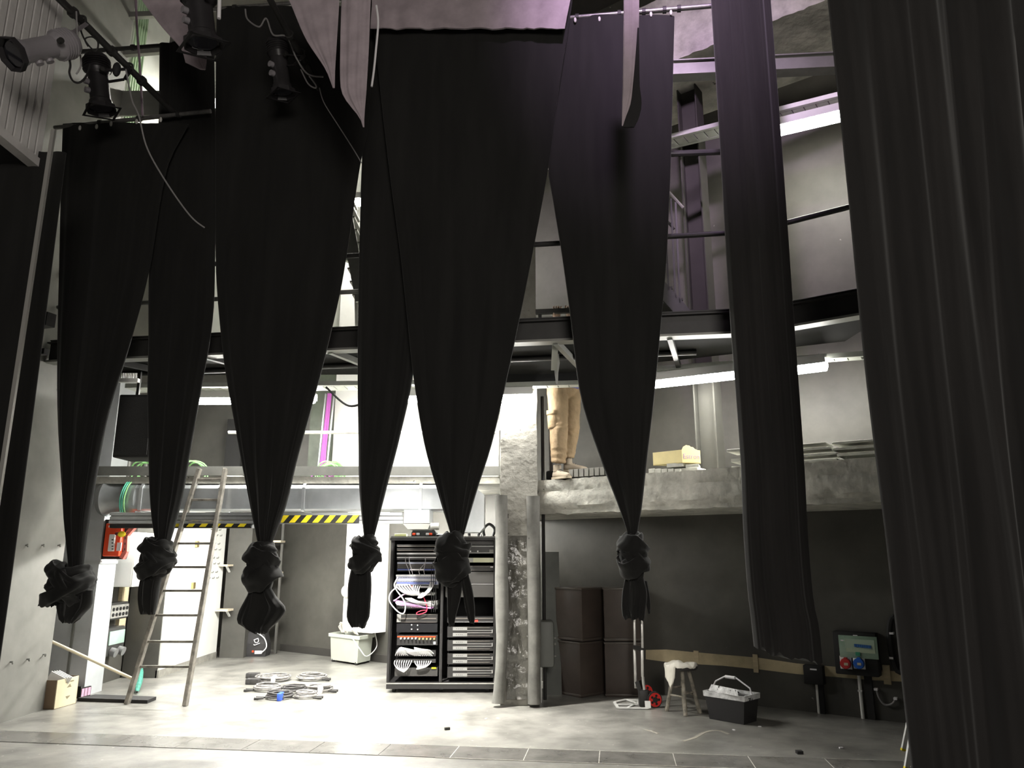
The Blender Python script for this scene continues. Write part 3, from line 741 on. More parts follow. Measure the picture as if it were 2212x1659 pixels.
k = MB(); o = atY(252, 150, 5.9); k.ball(o, (.035, .035, .07), seg=8); tag(k.build('hanging_plug', M_blackm), 'black plug hanging under the lighting pipe', 'plug')
# upper left gallery frame
gf = thing('gallery_railing', atY(245, 210, 8.5), 'grey steel frame of the upper left gallery', 'railing')
for (x0, y0, x1, y1, w) in ((240, 36, 420, 28, .075), (236, 118, 420, 104, .08)):
    k = MB(); k.bar(atY(x0, y0, 8.5), atY(x1, y1, 8.5), .06, w); k.build('rail', M_greysteel, gf, smooth=0)
for x in (247, 372):
    k = MB(); o = atY(x, 120, 8.5); k.bb((o.x-.04, 8.47, 6.4), (o.x+.04, 8.55, 9.4)); k.build('post', M_greysteel, gf, smooth=0)
k = MB(); p0, p1 = atY(244, 250, 8.56), atY(420, 197, 8.56); k.bb((p0.x, 8.55, p0.z), (p1.x, 8.58, p1.z)); k.build('kick_panel', M_greysteel, gf, smooth=0)
k = MB()
for i in range(5): k.tube([V((-5.035, 8.74+.06*i, 6.45)), V((-5.035, 8.74+.06*i, 9.3))], .016, 6)
tag(k.build('cable_bundle', mat('pale_green_cable', (.42, .56, .38), rough=.6), smooth=60), 'green cables running up the white wall of the upper gallery', 'cables', kind='stuff')
k = MB(); o = atY(322, 168, 9.9); k.box(o, (.2, .16, .34), bev=.01); tag(k.build('wall_box', M_greysteel), 'small grey box on the upper gallery behind the railing', 'box')
# loudspeaker and slotted plastic duct hanging under the walkway, left
sp_ = thing('loudspeaker', atY(285, 985, 8.1), 'black loudspeaker hanging under the walkway between the two left drapes', 'loudspeaker')
zz0, zz1 = atY(285, 988, 8.1).z, atY(285, 852, 8.1).z; xa, xb = atY(250, 920, 8.1).x, atY(328, 920, 8.1).x
k = MB(); k.bb((xa, 8.1, zz0), (xb, 8.5, zz1), bev=.015); k.build('cabinet', M_blackm, sp_)
k = MB(); k.bb((xa+.02, 8.085, zz0+.03), (xb-.02, 8.1, zz1-.03)); k.build('grille', mat('speaker_grille', (.018, .018, .018), rough=.6, bump=.5, bscale=120), sp_, smooth=0)
k = MB(); k.bar((xa+.1, 8.3, zz1), (xa+.1, 8.3, zb+.05), .03, .03); k.bar((xb-.1, 8.3, zz1), (xb-.1, 8.3, zb+.05), .03, .03); k.build('bracket', M_black, sp_)
sd = thing('slotted_duct', atY(280, 840, 7.8), 'white slotted plastic duct above the hanging loudspeaker', 'cable duct')
k = MB()
for i in range(11):
    o = atY(259+i*3.6, 806, 7.8); k.bar(o, o + V((.0, 0, -.07)), .011, .01)
k.build('teeth', M_whitep, sd, smooth=0)
k = MB(); o0, o1 = atY(257, 822, 7.8), atY(300, 822, 7.8); k.bar(o0, o1, .05, .04); k.build('base', M_whitep, sd, smooth=0)
# ------------------------------------------------------------------ ducts on the left
M_duct = mat('duct_sheet', (.46, .48, .49), rough=.36, metal=.75, var=.18, scale=2.5, bump=.05, bscale=3)
vd = thing('vertical_duct', (-5.25, 9.5, 0), 'galvanised vertical air duct in the niche beside the grey side wall', 'duct')
k = MB(); k.bb((-5.54, 9.30, 0), (-4.98, 9.70, 3.9)); k.build('duct_body', mat('dull_duct_sheet', (.58, .60, .62), rough=.4, metal=.3, var=.12, scale=2), vd, smooth=0)
k = MB(); k.bb((-5.545, 9.285, 1.50), (-4.965, 9.71, 1.54)); k.build('seam_collar', M_galv, vd, smooth=0)
k = MB(); k.bb((-5.20, 9.275, .12), (-5.175, 9.30, 3.2)); k.build('standing_seam', M_greysteel, vd, smooth=0)
hd = thing('horizontal_duct', (-2.2, 9.05, 2.1), 'long galvanised air duct running below the mezzanine edge', 'duct')
yd = 9.16
zt_, zb_ = atY(640, 1046, yd).z, atY(640, 1103, yd).z
xl_, xr_ = atY(288, 1075, yd).x, atY(1012, 1075, yd).x
k = MB()
prof = [(-.0, zb_+.02), (.0, zt_-.05), (.05, zt_), (.34, zt_), (.36, zb_+.02), (.33, zb_), (.03, zb_)]
k.prism([(xl_, yd+y, z) for y, z in prof], (xr_-xl_, 0, 0)); k.build('duct_body', M_duct, hd, smooth=0)
for px in (300, 470, 652, 790, 905):
    x = atY(px, 1075, yd).x; k = MB(); k.prism([(x, yd-.012+y*1.03, z+(.012 if z > 2.3 else -.012)) for y, z in prof], (.035, 0, 0)); k.build('joint_band', M_galv, hd, smooth=0)
k = MB(); mm = (zt_+zb_)/2
Mx = Matrix.Translation((xl_-.46, yd+.18, mm)) @ Matrix.Rotation(PI/2, 4, 'Y')
k.lathe([(.20, 0), (.225, .06), (.19, .14), (.185, .30), (.21, .38), (.21, .47)], Mx, 24); k.build('round_elbow', M_duct, hd)
for i in range(3):
    k = MB(); x = xl_-.13+i*.025; k.tube([V((x + .02*math.sin(a), yd+.18 + .235*math.cos(a), mm + .235*math.sin(a))) for a in [2*PI*j/24 for j in range(24)]], .008, 6, closed=True)
    k.build('cable_turn', mat('teal_cable', (.10, .48, .33), rough=.45) if i < 2 else M_green, hd)
# right end box of the duct
x0, x1 = atY(975, 1100, yd).x, atY(1046, 1100, yd).x; z1, z0 = atY(1000, 1060, yd).z, atY(1000, 1150, yd).z
k = MB(); k.prism([(x0, yd-.02, z0+.06), (x0, yd-.02, z1), (x1-.1, yd-.02, z1+.03), (x1, yd-.02, z1-.05), (x1, yd-.02, z0+.06), (x1-.05, yd-.02, z0), (x0+.05, yd-.02, z0)], (0, .42, 0)); k.build('end_box', M_duct, hd, smooth=0)
# outlet box over the rack
ob = thing('outlet_box', atY(900, 1145, 8.85), 'galvanised outlet box under the duct above the rack', 'duct outlet')
k = MB(); k.bb(tuple(atY(872, 1130, 8.97)), tuple(atY(928, 1101, 8.97) + V((0, .42, 0)))); k.build('box', M_duct, ob, smooth=0)
k = MB(); A, B = atY(870, 1131, 8.96), atY(930, 1131, 8.96); k.prism([A, B, B + V((-.03, 0, -.065)), A + V((.06, 0, -.065))], (0, .44, 0)); k.build('tapered_outlet', M_greysteel, ob, smooth=0)
k = MB(); o = atY(930, 1137, 9.0); k.cyl(o, o + V((.1, 0, 0)), .04, seg=12); k.build('motor', M_greysteel, ob)
# door track
dtk = thing('door_track', atY(550, 1128, 9.0), 'galvanised ribbed door track below the air duct', 'track')
x0, x1 = atY(236, 1118, 9.02).x, atY(868, 1118, 9.02).x
zA, zB = atY(550, 1107, 9.02).z, atY(550, 1131, 9.02).z
for i, (f0, f1, dy) in enumerate(((0, .28, 0), (.28, .34, .03), (.34, .66, .008), (.66, .72, .03), (.72, 1, 0))):
    k = MB(); k.bb((x0, 9.02+dy, zA+(zB-zA)*f1), (x1, 9.14, zA+(zB-zA)*f0)); k.build('rail', M_galv if i % 2 == 0 else M_greysteel, dtk, smooth=0)
k = MB(); k.bb((x0, 9.05, zB-.05), (atY(545, 1118, 9.05).x, 9.16, zB-.004)); tag(k.build('lintel_bar', M_blackm, smooth=0), 'black lintel bar under the door track on the left', 'lintel bar')
M_yel = mat('hazard_yellow', (.85, .68, .02), rough=.5); M_yeld = M_yel
def hazard(label, pxa, pxb, y0, y1, Y, n):
    A, B = atY(pxa, y0, Y), atY(pxb, y1, Y); t = thing('hazard_tape', (A+B)/2, label, 'hazard tape')
    k = MB(); k.bb((A.x, Y, B.z), (B.x, Y+.02, A.z)); k.build('backing', M_blackm, t, smooth=0)
    k = MB(); w = (B.x-A.x)/n; h = A.z-B.z
    for i in range(n):
        x = A.x + i*w
        k.prism([(x, Y-.001, B.z), (x+w*.5, Y-.001, B.z), (min(B.x, x+w*.5+h*.8), Y-.001, A.z), (min(B.x, x+h*.8), Y-.001, A.z)], (0, -.002, 0))
    k.build('stripes', M_yel, t, smooth=0)
hazard('black and yellow hazard tape below the door track crossed by the ladder', 376, 541, 1124, 1138, 9.03, 6)
hazard('black and yellow hazard tape between the third and fourth drapes', 600, 775, 1113, 1129, 8.99, 7)

# ------------------------------------------------------------------ emergency stop box and white wall box
wb = thing('wall_box', (-5.0, 9.9, 1.2), 'large white box on the wall above the socket boxes', 'box')
xa = -5.25; xb = -4.79
za, zb2 = atY(250, 1268, 9.78).z, atY(300, 1150, 9.78).z
k = MB(); k.bb((xa, 9.78, za), (xb, 10.42, zb2), bev=.01); k.build('body', M_white, wb)
k = MB(); k.bb((xa+.02, 9.775, za+.02), (xb-.02, 9.782, za+.3)); k.build('lid', M_white, wb, smooth=0)
eb = thing('emergency_box', atY(243, 1204, 9.25), 'red emergency switch box with a yellow knob beside the vertical duct', 'switch box')
k = MB(); A, B = atY(216, 1208, 9.33), atY(300, 1122, 9.33); k.prism([(A.x, 9.33, A.z), (atY(270, 1206, 9.33).x, 9.33, A.z), (atY(277, 1190, 9.33).x, 9.33, atY(277, 1190, 9.33).z), (atY(277, 1158, 9.33).x, 9.33, atY(277, 1158, 9.33).z), (B.x, 9.33, B.z+.0), (A.x, 9.33, B.z)], (0, .03, 0)); k.build('back_plate', M_blackm, eb, smooth=0)
M_red = mat('signal_red', (.80, .075, .02), rough=.45)
k = MB(); A, B = atY(220, 1202, 9.24), atY(264, 1130, 9.24); k.bb((A.x, 9.24, A.z), (B.x, 9.33, B.z), bev=.015); k.build('case', M_red, eb)
k = MB(); A, B = atY(232, 1191, 9.21), atY(249, 1154, 9.21); k.bb((A.x, 9.205, A.z), (B.x, 9.245, B.z), bev=.008); k.build('switch_plate', M_whitep, eb)
k = MB()
for yy in (1166, 1173, 1180, 1186): o = atY(243, yy, 9.2); k.box(o, (.02, .006, .012))
k.build('switch_marks', M_black, eb, smooth=0)
k = MB(); A, B = atY(251, 1190, 9.225), atY(262, 1172, 9.225); k.bb((A.x, 9.226, A.z), (B.x, 9.242, B.z)); k.build('notice', M_tagw, eb, smooth=0)
k = MB(); A, B = atY(234, 1139, 9.23), atY(255, 1135, 9.23); k.bb((A.x, 9.234, A.z), (B.x, 9.241, B.z)); k.build('name_plate', M_tagw, eb, smooth=0)
k = MB(); o = atY(251, 1153, 9.2); k.cyl(o, o + V((.05, -.02, 0)), .02, seg=12); k.build('lever', mat('dark_red', (.12, .02, .03), rough=.4), eb)
k = MB(); o = atY(263, 1154, 9.18); k.ball(o, (.048, .035, .036), seg=10); k.build('knob', M_yel, eb)
rt = thing('cable_trunking', atY(280, 1204, 9.2), 'red slotted cable trunking bent round the white wall box', 'cable trunking')
pts = [atY(264, 1206, 9.22), atY(272, 1192, 9.22), atY(274, 1156, 9.22), atY(293, 1134, 9.22), atY(325, 1134, 9.22)]
M_trk = mat('faded_red_trunking', (.62, .16, .13), rough=.5)
k = MB()
for p_, q_ in zip(pts, pts[1:]): k.bar(p_, q_, .05, .062, up=(0, -1, 0))
k.build('channel', M_trk, rt, smooth=0)
k = MB()
for p_, q_ in zip(pts[1:], pts[2:]):
    n_ = max(2, int((q_-p_).length/.06))
    for i in range(n_):
        a_ = p_.lerp(q_, (i+.25)/n_); b_ = p_.lerp(q_, (i+.65)/n_); k.bar(a_ + V((0, -.033, 0)), b_ + V((0, -.033, 0)), .008, .004, up=(0, -1, 0))
k.build('slots', M_black, rt, smooth=0)

# ------------------------------------------------------------------ socket boxes on the recess wall
XW = -5.25
def wz(y, Y): return atY(240, y, Y).z
b1 = thing('junction_box', (-5.17, 10.05, wz(1341, 10)), 'dark junction box with two rows of sockets on the recess wall', 'socket box')
k = MB(); k.bb((XW, 9.88, wz(1341, 9.9)), (-5.09, 10.36, wz(1303, 9.9)), bev=.012); k.build('case', mat('dark_plastic', (.05, .05, .048), rough=.4), b1)
k = MB(); k.bb((-5.092, 9.90, wz(1336, 9.95)), (-5.075, 10.34, wz(1308, 9.95))); k.build('front_plate', M_alu, b1, smooth=0)
for r_ in range(2):
    for c_ in range(5):
        k = MB(); o = V((-5.075, 9.95+c_*.085, wz(1316+r_*12, 10))); k.cyl(o - V((.005, 0, 0)), o + V((.012, 0, 0)), .022, seg=10); k.build('socket', M_blackm, b1)
k = MB(); k.tube([V((-5.2, 9.7, wz(1325, 9.9))), V((-5.17, 9.9, wz(1322, 9.9)))], .03, 10); k.build('conduit', M_greysteel, b1)
b2 = thing('socket_box', (-5.16, 10.05, wz(1420, 10)), 'dark socket box with a pale green lid low on the recess wall', 'socket box')
k = MB(); k.bb((XW, 9.86, wz(1420, 9.9)), (-5.07, 10.32, wz(1357, 9.9)), bev=.025); k.build('case', MATS['dark_plastic'], b2)
M_glassg = mat('green_clear_lid', (.42, .58, .50), rough=.15, var=.1, spec=.7)
k = MB(); k.bb((-5.075, 9.9, wz(1394, 9.95)), (-5.055, 10.28, wz(1364, 9.95)), bev=.008); k.build('clear_lid', M_glassg, b2)
for i in range(2):
    k = MB(); o = V((-5.07, 9.99+i*.19, wz(1408, 9.95))); k.cyl(o, o + V((.07, 0, -.02)), .05, .055, seg=16); k.build('socket_cover', mat('grey_plastic', (.2, .2, .2), rough=.4), b2)
k = MB(); k.tube([V((-5.2, 10.0, 0)), V((-5.2, 10.0, wz(1420, 9.95)))], .018, 8); k.build('conduit', M_white, b2)
k = MB(); k.bb((XW, 10.38, wz(1396, 10.4)), (-5.2, 10.55, wz(1262, 10.4))); tag(k.build('wood_strip', M_cream, smooth=0), 'unpainted wooden strip on the recess wall beside the socket boxes', 'wood strip')

# ------------------------------------------------------------------ white cabinets, dark partition
lk = thing('white_cabinet', (-4.95, 11.65, 0), 'row of tall white cabinets standing behind the ladder', 'cabinet')
zT = 2.26
k = MB(); k.bb((-5.23, 10.66, .0), (-4.76, 12.68, zT)); k.build('carcass', M_wdark, lk, smooth=0)
k = MB(); k.bb((-4.78, 10.66, .0), (-4.735, 12.68, .1)); k.build('plinth', mat('worn_plinth', (.3, .29, .26), rough=.6, var=.3, scale=8), lk, smooth=0)
for i, (ya, yb) in enumerate(((10.68, 11.66), (11.67, 12.66))):
    k = MB(); k.bb((-4.762, ya, .1), (-4.735, yb, zT-.01)); d_ = k.build('door', M_white, lk, smooth=0)
    if i == 0:
        for zz in (1.72, 1.12):
            k = MB(); k.bb((-4.735, 11.45, zz), (-4.70, 11.53, zz+.09)); k.build('lock', mat('brass', (.5, .4, .18), rough=.35, metal=.8), d_)
    else:
        for r_ in range(8):
            for c_ in range(3):
                k = MB(); o = V((-4.735, 12.0+c_*.17+(r_ % 2)*.06, 2.0-(r_//2)*.22-(r_ % 2)*.09)); k.tube([o, o + V((.03, 0, 0)), o + V((.035, 0, .02))], .008, 5); k.build('key_hook', M_greysteel, d_)
k = MB(); A, B = atY(474, 1424, 12.72), atY(526, 1424, 12.72); k.bb((A.x, 12.70, 0), (B.x, 13.0, 2.33)); tag(k.build('partition_panel', M_wdark, smooth=0), 'dark panel standing at the end of the white cabinets', 'panel')
M_wood = mat('pale_board', (.62, .55, .42), rough=.6, var=.2, scale=6)
for y_, lab in ((1222, 'upper'), (1318, 'lower')):
    t = thing('wall_shelf', atY(488, y_, 12.6), lab + ' small pale shelf on the dark panel beside the white cabinets', 'shelf')
    o = atY(486, y_, 12.6); k = MB(); k.bb((o.x-.14, 12.45, o.z-.01), (o.x+.1, 12.70, o.z+.02)); k.build('board', M_wood, t, smooth=0)
    k = MB(); k.bar(o + V((.05, .08, -.1)), o + V((.05, -.06, -.01)), .03, .02); k.build('bracket', M_whitep, t)
sh = thing('storage_shelf', (-4.1, 13.3, 0), 'wooden shelf unit half hidden behind the drape with the flared tail', 'shelf unit')
x0, x1 = atY(546, 1300, 13.1).x, atY(600, 1300, 13.1).x
for y_ in (1170, 1238, 1330):
    z = atY(570, y_, 13.1).z; k = MB(); k.bb((x0, 13.05, z-.015), (x1, 13.3, z+.02)); k.build('shelf_board', M_wood, sh, smooth=0)
for x in (x0+.02, x1-.05):
    k = MB(); k.bb((x, 13.22, 0), (x+.04, 13.28, 2.2)); k.build('upright', M_wdark, sh, smooth=0)
for i, (px, py, s, m_) in enumerate(((562, 1216, .13, M_whitep), (556, 1228, .1, M_yel))):
    k = MB(); o = atY(px, 1236, 13.1); k.ball(o + V((0, .06, s*.5+.03)), (s*.5, s*.4, s*.5), seg=8); tag(k.build('cloth_bundle' if i == 0 else 'tape_roll', m_), 'white bundle on the shelf unit behind the knotted drape' if i == 0 else 'yellow roll on the shelf unit behind the knotted drape', 'bundle' if i == 0 else 'roll')
# gear case with a white logo
gc = thing('gear_case', atZ(548, 1419), 'black soft gear case with a white logo against the dark panel', 'case')
o = V(ROOT[gc.name]); w_, h_ = .37, .38
k = MB(); k.rings([[o + V((sx*w_/2*f, sy*.13*f + .14, z)) for sx, sy in ((-1, -1), (1, -1), (1, 1), (-1, 1))] for f, z in ((.95, 0), (1, .05), (.97, .2), (.72, h_))]); k.build('body', mat('case_fabric', (.028, .027, .028), rough=.6), gc, smooth=0)
k = MB(); k.tube(smoothpts([o + V((-.1, .1, h_-.01)), o + V((-.02, .06, h_+.06)), o + V((.1, .08, h_))], 6), .012, 6); k.build('handle', M_black, gc)
k = MB(); k.tube(smoothpts([o + V((.02, .0, h_)), o + V((.16, -.02, h_*.75)), o + V((.2, -.02, h_*.4)), o + V((.12, -.03, .06))], 8), .009, 6); k.build('cable', M_tagw, gc)
Rf = Matrix.Rotation(PI/2, 3, 'X')
lettering('DJ', o + V((.03, -.005, .235)), .11, Rf @ Matrix.Rotation(-1.2, 3, 'Z'), M_tagw, gc, 'logo', .003)
k = MB(); k.box(o + V((.07, .0, .07)), (.12, .008, .05)); k.build('patch', M_tagw, gc, smooth=0)
k = MB(); k.box(o + V((-.02, .0, .085)), (.03, .009, .03)); k.build('patch', M_red, gc, smooth=0)
# tall white wall cabinet
wc = thing('wall_cabinet', onl(785, 1366, BACK[0]-.3, BACK[1]), 'tall white cabinet hanging on the back wall behind the narrow knotted drape', 'cabinet')
A, B = onl(739, 1362, BACK[0]-.36, BACK[1]), onl(803, 1369, BACK[0]-.36, BACK[1]); nrm = V((-BACK[1], 1, 0)).normalized()
A.z = B.z = (A.z+B.z)/2; zt2 = 2.3
k = MB(); k.prism([A, B, V((B.x, B.y, zt2)), V((A.x, A.y, zt2))], nrm*.29); k.build('body', M_white, wc, smooth=0)
k = MB(); u_ = (B-A).normalized(); k.prism([A + u_*.02 + V((0, 0, .02)), B - u_*.02 + V((0, 0, .02)), V((B.x, B.y, zt2-.03)) - u_*.02, V((A.x, A.y, zt2-.03)) + u_*.02], -nrm*.012); k.build('door', M_white, wc, smooth=0)
k = MB(); k.ball(A + u_*.10 - nrm*.03 + V((0, 0, .60)), (.09, .05, .10), seg=10); k.build('hanging_cap', mat('pale_cloth', (.6, .57, .52), rough=.8), wc)
# plastic tub with rope
tb = thing('plastic_tub', atZ(756, 1434), 'translucent white plastic tub full of cable in front of the back wall', 'tub')
A, B, C_ = atZ(713, 1429), atZ(772, 1438), atZ(801, 1431); D = A + C_ - B; H = .42
M_tub = mat('milky_plastic', (.44, .46, .40), rough=.35, var=.05, scale=4)
cen = (A+C_)/2
def tubrow(f, z): return [cen + (p_-cen)*f + V((0, 0, z)) for p_ in (A, B, C_, D)]
k = MB(); k.rings([tubrow(.96, .03), tubrow(1.0, .2), tubrow(1.04, H-.05), tubrow(1.14, H-.05), tubrow(1.15, H), tubrow(1.03, H), tubrow(.98, H-.03), tubrow(.9, .06)], cap=True); k.build('body', M_tub, tb, smooth=0)
k = MB(); k.rings([tubrow(.9, H-.12), tubrow(.97, H-.06)]); k.build('filling', MATS['grey_cable'], tb)
for p_ in (A, B, C_, D):
    o = cen + (p_-cen)*.85; k = MB(); k.cyl(o + V((-.02, 0, .025)), o + V((.02, 0, .025)), .025, seg=10); k.build('castor', M_black, tb)
M_rope = mat('pale_rope', (.42, .39, .34), rough=.8, var=.3, scale=30)
k = MB(); r0 = random.Random(3)
for i in range(16):
    base = cen + (A-cen)*(.25+.25*r0.random()) + (D-cen)*.3*r0.random()
    pts = [base + V((.02*r0.random(), 0, H+.01)), base + V((-.05+.05*r0.random(), .03, H+.10+.06*r0.random())), cen + V((.05*r0.random(), -.05*r0.random(), H+.05+.03*r0.random())), cen + (B-cen)*(.5+.4*r0.random()) + V((0, 0, H+.015))]
    k.tube(smoothpts(pts, 5), .010, 5)
tag(k.build('cable_heap', M_rope), 'heap of pale cable lying on top of the white plastic tub', 'cable', kind='stuff')
k = MB(); k.tube(smoothpts([cen + (B-cen)*.9 + V((-.1, -.05, H+.01)), cen + (B-cen)*1.25 + V((0, -.02, H*.6)), cen + (B-cen)*1.3 + V((.1, .0, H*.35)), cen + (C_-cen)*1.25 + V((0, 0, H*.55)), cen + (C_-cen)*1.15 + V((0, 0, H+.01))], 8), .007, 6)
tag(k.build('loose_cable', M_whitep), 'single white cable looping down over the side of the plastic tub', 'cable')

# ------------------------------------------------------------------ ladder
M_lad = mat('worn_ladder', (.20, .185, .16), rough=.5, metal=.2, var=.5, scale=12)
FL, FR = atZ(274, 1521), atZ(400, 1525); ty = 9.10
TL, TR = atY(431, 1012, ty), atY(487, 1012, ty)
ld = thing('ladder', (FL+FR)/2, 'worn tapered ladder leaning against the mezzanine edge', 'ladder')
for p_, q_ in ((FL, TL), (FR, TR)):
    k = MB(); k.bar(p_, q_, .045, .075, up=(0, -1, 0), bev=.006); k.build('stile', M_lad, ld, smooth=0)
for yy in (1440, 1386, 1329, 1276, 1225, 1174, 1127, 1080, 1036):
    a0, a1 = 0, 1
    def sidept(p_, q_):                     # the point of a stile seen at this height
        lo, hi = 0.0, 1.0
        for _ in range(40):
            mid_ = (lo+hi)/2; o = p_.lerp(q_, mid_); d = o - V((0, 0, CAMZ)); zc = d.y*cp + d.z*sp; py = CY - F*(d.z*cp - d.y*sp)/zc
            if py > yy: lo = mid_
            else: hi = mid_
        return p_.lerp(q_, lo)
    k = MB(); k.bar(sidept(FL, TL), sidept(FR, TR), .035, .026, bev=.004); k.build('rung', M_lad, ld, smooth=0)
# stick, plank, umbrella, cartons
k = MB(); k.tube([atY(112, 1386, 8.66), atY(288, 1467, 8.93)], .017, 10); tag(k.build('wooden_stick', mat('pale_stick', (.66, .58, .42), rough=.6)), 'pale wooden stick leaning low across the socket box corner', 'stick')
pl = [atZ(166, 1515), atZ(318, 1520), atZ(337, 1512), atZ(205, 1507)]
k = MB(); k.prism([p_ + V((0, 0, .001)) for p_ in pl], (0, 0, .035)); tag(k.build('floor_board', M_blackm, smooth=0), 'flat black board lying on the floor under the ladder foot', 'board')
um = thing('umbrella', atZ(295, 1496), 'folded teal umbrella leaning against the dark cabinet end', 'umbrella')
p0, p1 = atZ(296, 1494, .03), atY(306, 1440, 10.4)
k = MB(); d = p1-p0; pts = [p0 + d*t for t in (0, .1, .4, .75, 1)]; k.tube(pts, [.012, .028, .042, .034, .015], 8); k.build('canopy', mat('teal_cloth', (.05, .22, .17), rough=.6, var=.6, scale=14), um)
k = MB(); k.tube([p0 - d*.02, p0 + d*.08], .012, 6); k.build('tip', M_black, um)
cb = thing('cardboard_box', atZ(116, 1533), 'open cream cardboard box with two arrows standing by the side wall', 'cardboard box')
A, B = atZ(116, 1533), atZ(164, 1519.5); E = atZ(97, 1530); u_ = (B-A); sd_ = V((E.x-A.x, E.y-A.y, 0))
H = onl(116, 1470, A.y).z
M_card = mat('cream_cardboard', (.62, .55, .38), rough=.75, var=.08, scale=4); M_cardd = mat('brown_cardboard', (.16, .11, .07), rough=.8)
th = .006
nn = V((-u_.y, u_.x, 0)).normalized()
back = nn*.30
k = MB(); k.prism([A, B, B + V((0, 0, H)), A + V((0, 0, H))], nn*th); k.build('printed_front', M_card, cb, smooth=0)
k = MB(); k.prism([A, A + back, A + back + V((0, 0, H)), A + V((0, 0, H))], u_.normalized()*th); k.prism([B, B + back, B + back + V((0, 0, H)), B + V((0, 0, H))], -u_.normalized()*th)
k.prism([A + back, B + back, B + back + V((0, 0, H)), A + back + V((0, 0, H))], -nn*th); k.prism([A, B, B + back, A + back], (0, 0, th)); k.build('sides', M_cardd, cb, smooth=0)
M_ink = mat('grey_ink', (.22, .19, .12), rough=.8)
def onface(s, z): return A + u_*s + V((0, 0, H*z)) - nn*.001
for tri in (((.47, .66), (.68, .66), (.6, .78)), ((.46, .36), (.68, .36), (.54, .25))):
    k = MB(); k.prism([onface(s, z) for s, z in tri], -nn*.0015); k.build('arrow_print', M_ink, cb, smooth=0)
Mf = Matrix((u_.normalized(), V((0, 0, 1)), -nn)).transposed()
k = MB()
for i in range(9): k.prism([onface(.40+.042*i, .845), onface(.43+.042*i, .845), onface(.43+.042*i, .885), onface(.40+.042*i, .885)], -nn*.0015)
k.build('print', M_ink, cb, smooth=0)
k = MB(); o = A + u_*.25 + nn*.12
for i in range(4): k.box(o + V((.015*i, .02*i, H-.06)), (.16, .012, .24), Matrix.Rotation(.5, 4, 'Y') @ Matrix.Rotation(.2, 4, 'Z'))
tag(k.build('paper_stack', M_whitep, smooth=0), 'white sheets sticking out of the cream cardboard box', 'paper')
sb2 = thing('small_carton', atZ(182, 1508), 'small open carton with pink contents behind the cardboard box', 'carton')
A, B = atZ(172, 1509), atZ(195, 1503); u_ = B-A; nn = V((-u_.y, u_.x, 0)).normalized()
k = MB(); k.prism([A, B, B + V((0, 0, .11)), A + V((0, 0, .11))], nn*.02); k.prism([A + nn*.2, B + nn*.2, B + nn*.2 + V((0, 0, .13)), A + nn*.2 + V((0, 0, .13))], nn*.01); k.prism([A, A + nn*.2, A + nn*.2 + V((0, 0, .13)), A + V((0, 0, .13))], u_.normalized()*.01); k.build('carton_body', M_blackm, sb2, smooth=0)
k = MB()
for i in range(3): k.prism([A + u_*(.08+.3*i) - nn*.002 + V((0, 0, .015)), A + u_*(.32+.3*i) - nn*.002 + V((0, 0, .015)), A + u_*(.32+.3*i) - nn*.002 + V((0, 0, .10)), A + u_*(.08+.3*i) - nn*.002 + V((0, 0, .10))], -nn*.004)
k.build('pink_packet', mat('pink_paper', (.62, .35, .48), rough=.6), sb2, smooth=0)

# ------------------------------------------------------------------ cable coils on the floor
M_ccoil = mat('white_grey_cable', (.26, .25, .24), rough=.5, var=.5, scale=20); M_cdark = mat('dark_cable', (.06, .057, .057), rough=.5, var=.4, scale=20)
def coil(px, py, rpx, turns, m_, label, seed, band=None, conn=True):
    o = atZ(px, py); zc = o.y*cp - CAMZ*sp; R_ = rpx/F*zc; rr = random.Random(seed)
    t = thing('cable_coil', o, label, 'cable', 'coiled cables on the floor')
    pts = []; turns += 3
    for i in range(turns*18):
        a_ = 2*PI*i/18; f = (.66 + .42*random.Random(seed*50 + i//18).random()) + .012*rr.random() + .03*math.sin(i*.11+seed)
        pts.append(o + V((R_*f*math.cos(a_), R_*.95*f*math.sin(a_), .013 + .05*(i/(turns*18)) + .006*rr.random() + .008*math.sin(i*.23))))
    k = MB(); k.tube(pts, .0085, 6); k.build('coil', m_, t)
    if band is not None:
        k = MB(); k.box(o + V((R_*.3, -R_*.85, .04)), (.05, .12, .085), bev=.01); k.build('tie_band', band, t)
    if conn:
        s = -1 if seed % 2 else 1
        for j in range(2):
            k = MB(); e = o + V((s*R_*.9, -.06-.07*j, .02)); k.tube([e, e + V((s*.06, -.02, 0)), e + V((s*.10, -.02, 0))], [.009, .014, .015], 8); k.build('plug', M_black, t)
    return t
coil(590, 1470, 34, 6, M_ccoil, 'coil of pale cable at the back left of the floor pile, white tie on it', 1, M_tagw)
coil(674, 1468, 30, 7, M_ccoil, 'thick coil of grey cable at the back right of the floor pile', 2)
coil(578, 1491, 27, 4, M_ccoil, 'loose coil of striped cable at the left of the floor pile', 3)
coil(633, 1494, 28, 3, M_cdark, 'thin loose coil in the middle of the floor pile', 4, None, False)
coil(690, 1493, 28, 5, M_ccoil, 'flat coil of grey cable at the right of the floor pile', 6, M_tagw)
coil(604, 1508, 30, 4, M_cdark, 'dark coil with a blue sleeve at the front of the floor pile', 5, mat('blue_sleeve', (.05, .12, .6), rough=.4))
coil(661, 1507, 24, 4, M_ccoil, 'front right coil of pale cable in the floor pile', 8)
for (px, py, lab) in ((546, 1465, 'upper dark multi plug left of the coils'), (546, 1478, 'lower dark multi plug left of the coils')):
    k = MB(); o = atZ(px, py); k.box(o + V((0, 0, .035)), (.17, .10, .07), bev=.012); tag(k.build('multi_plug', M_cdark), lab + ' on the floor', 'plug')

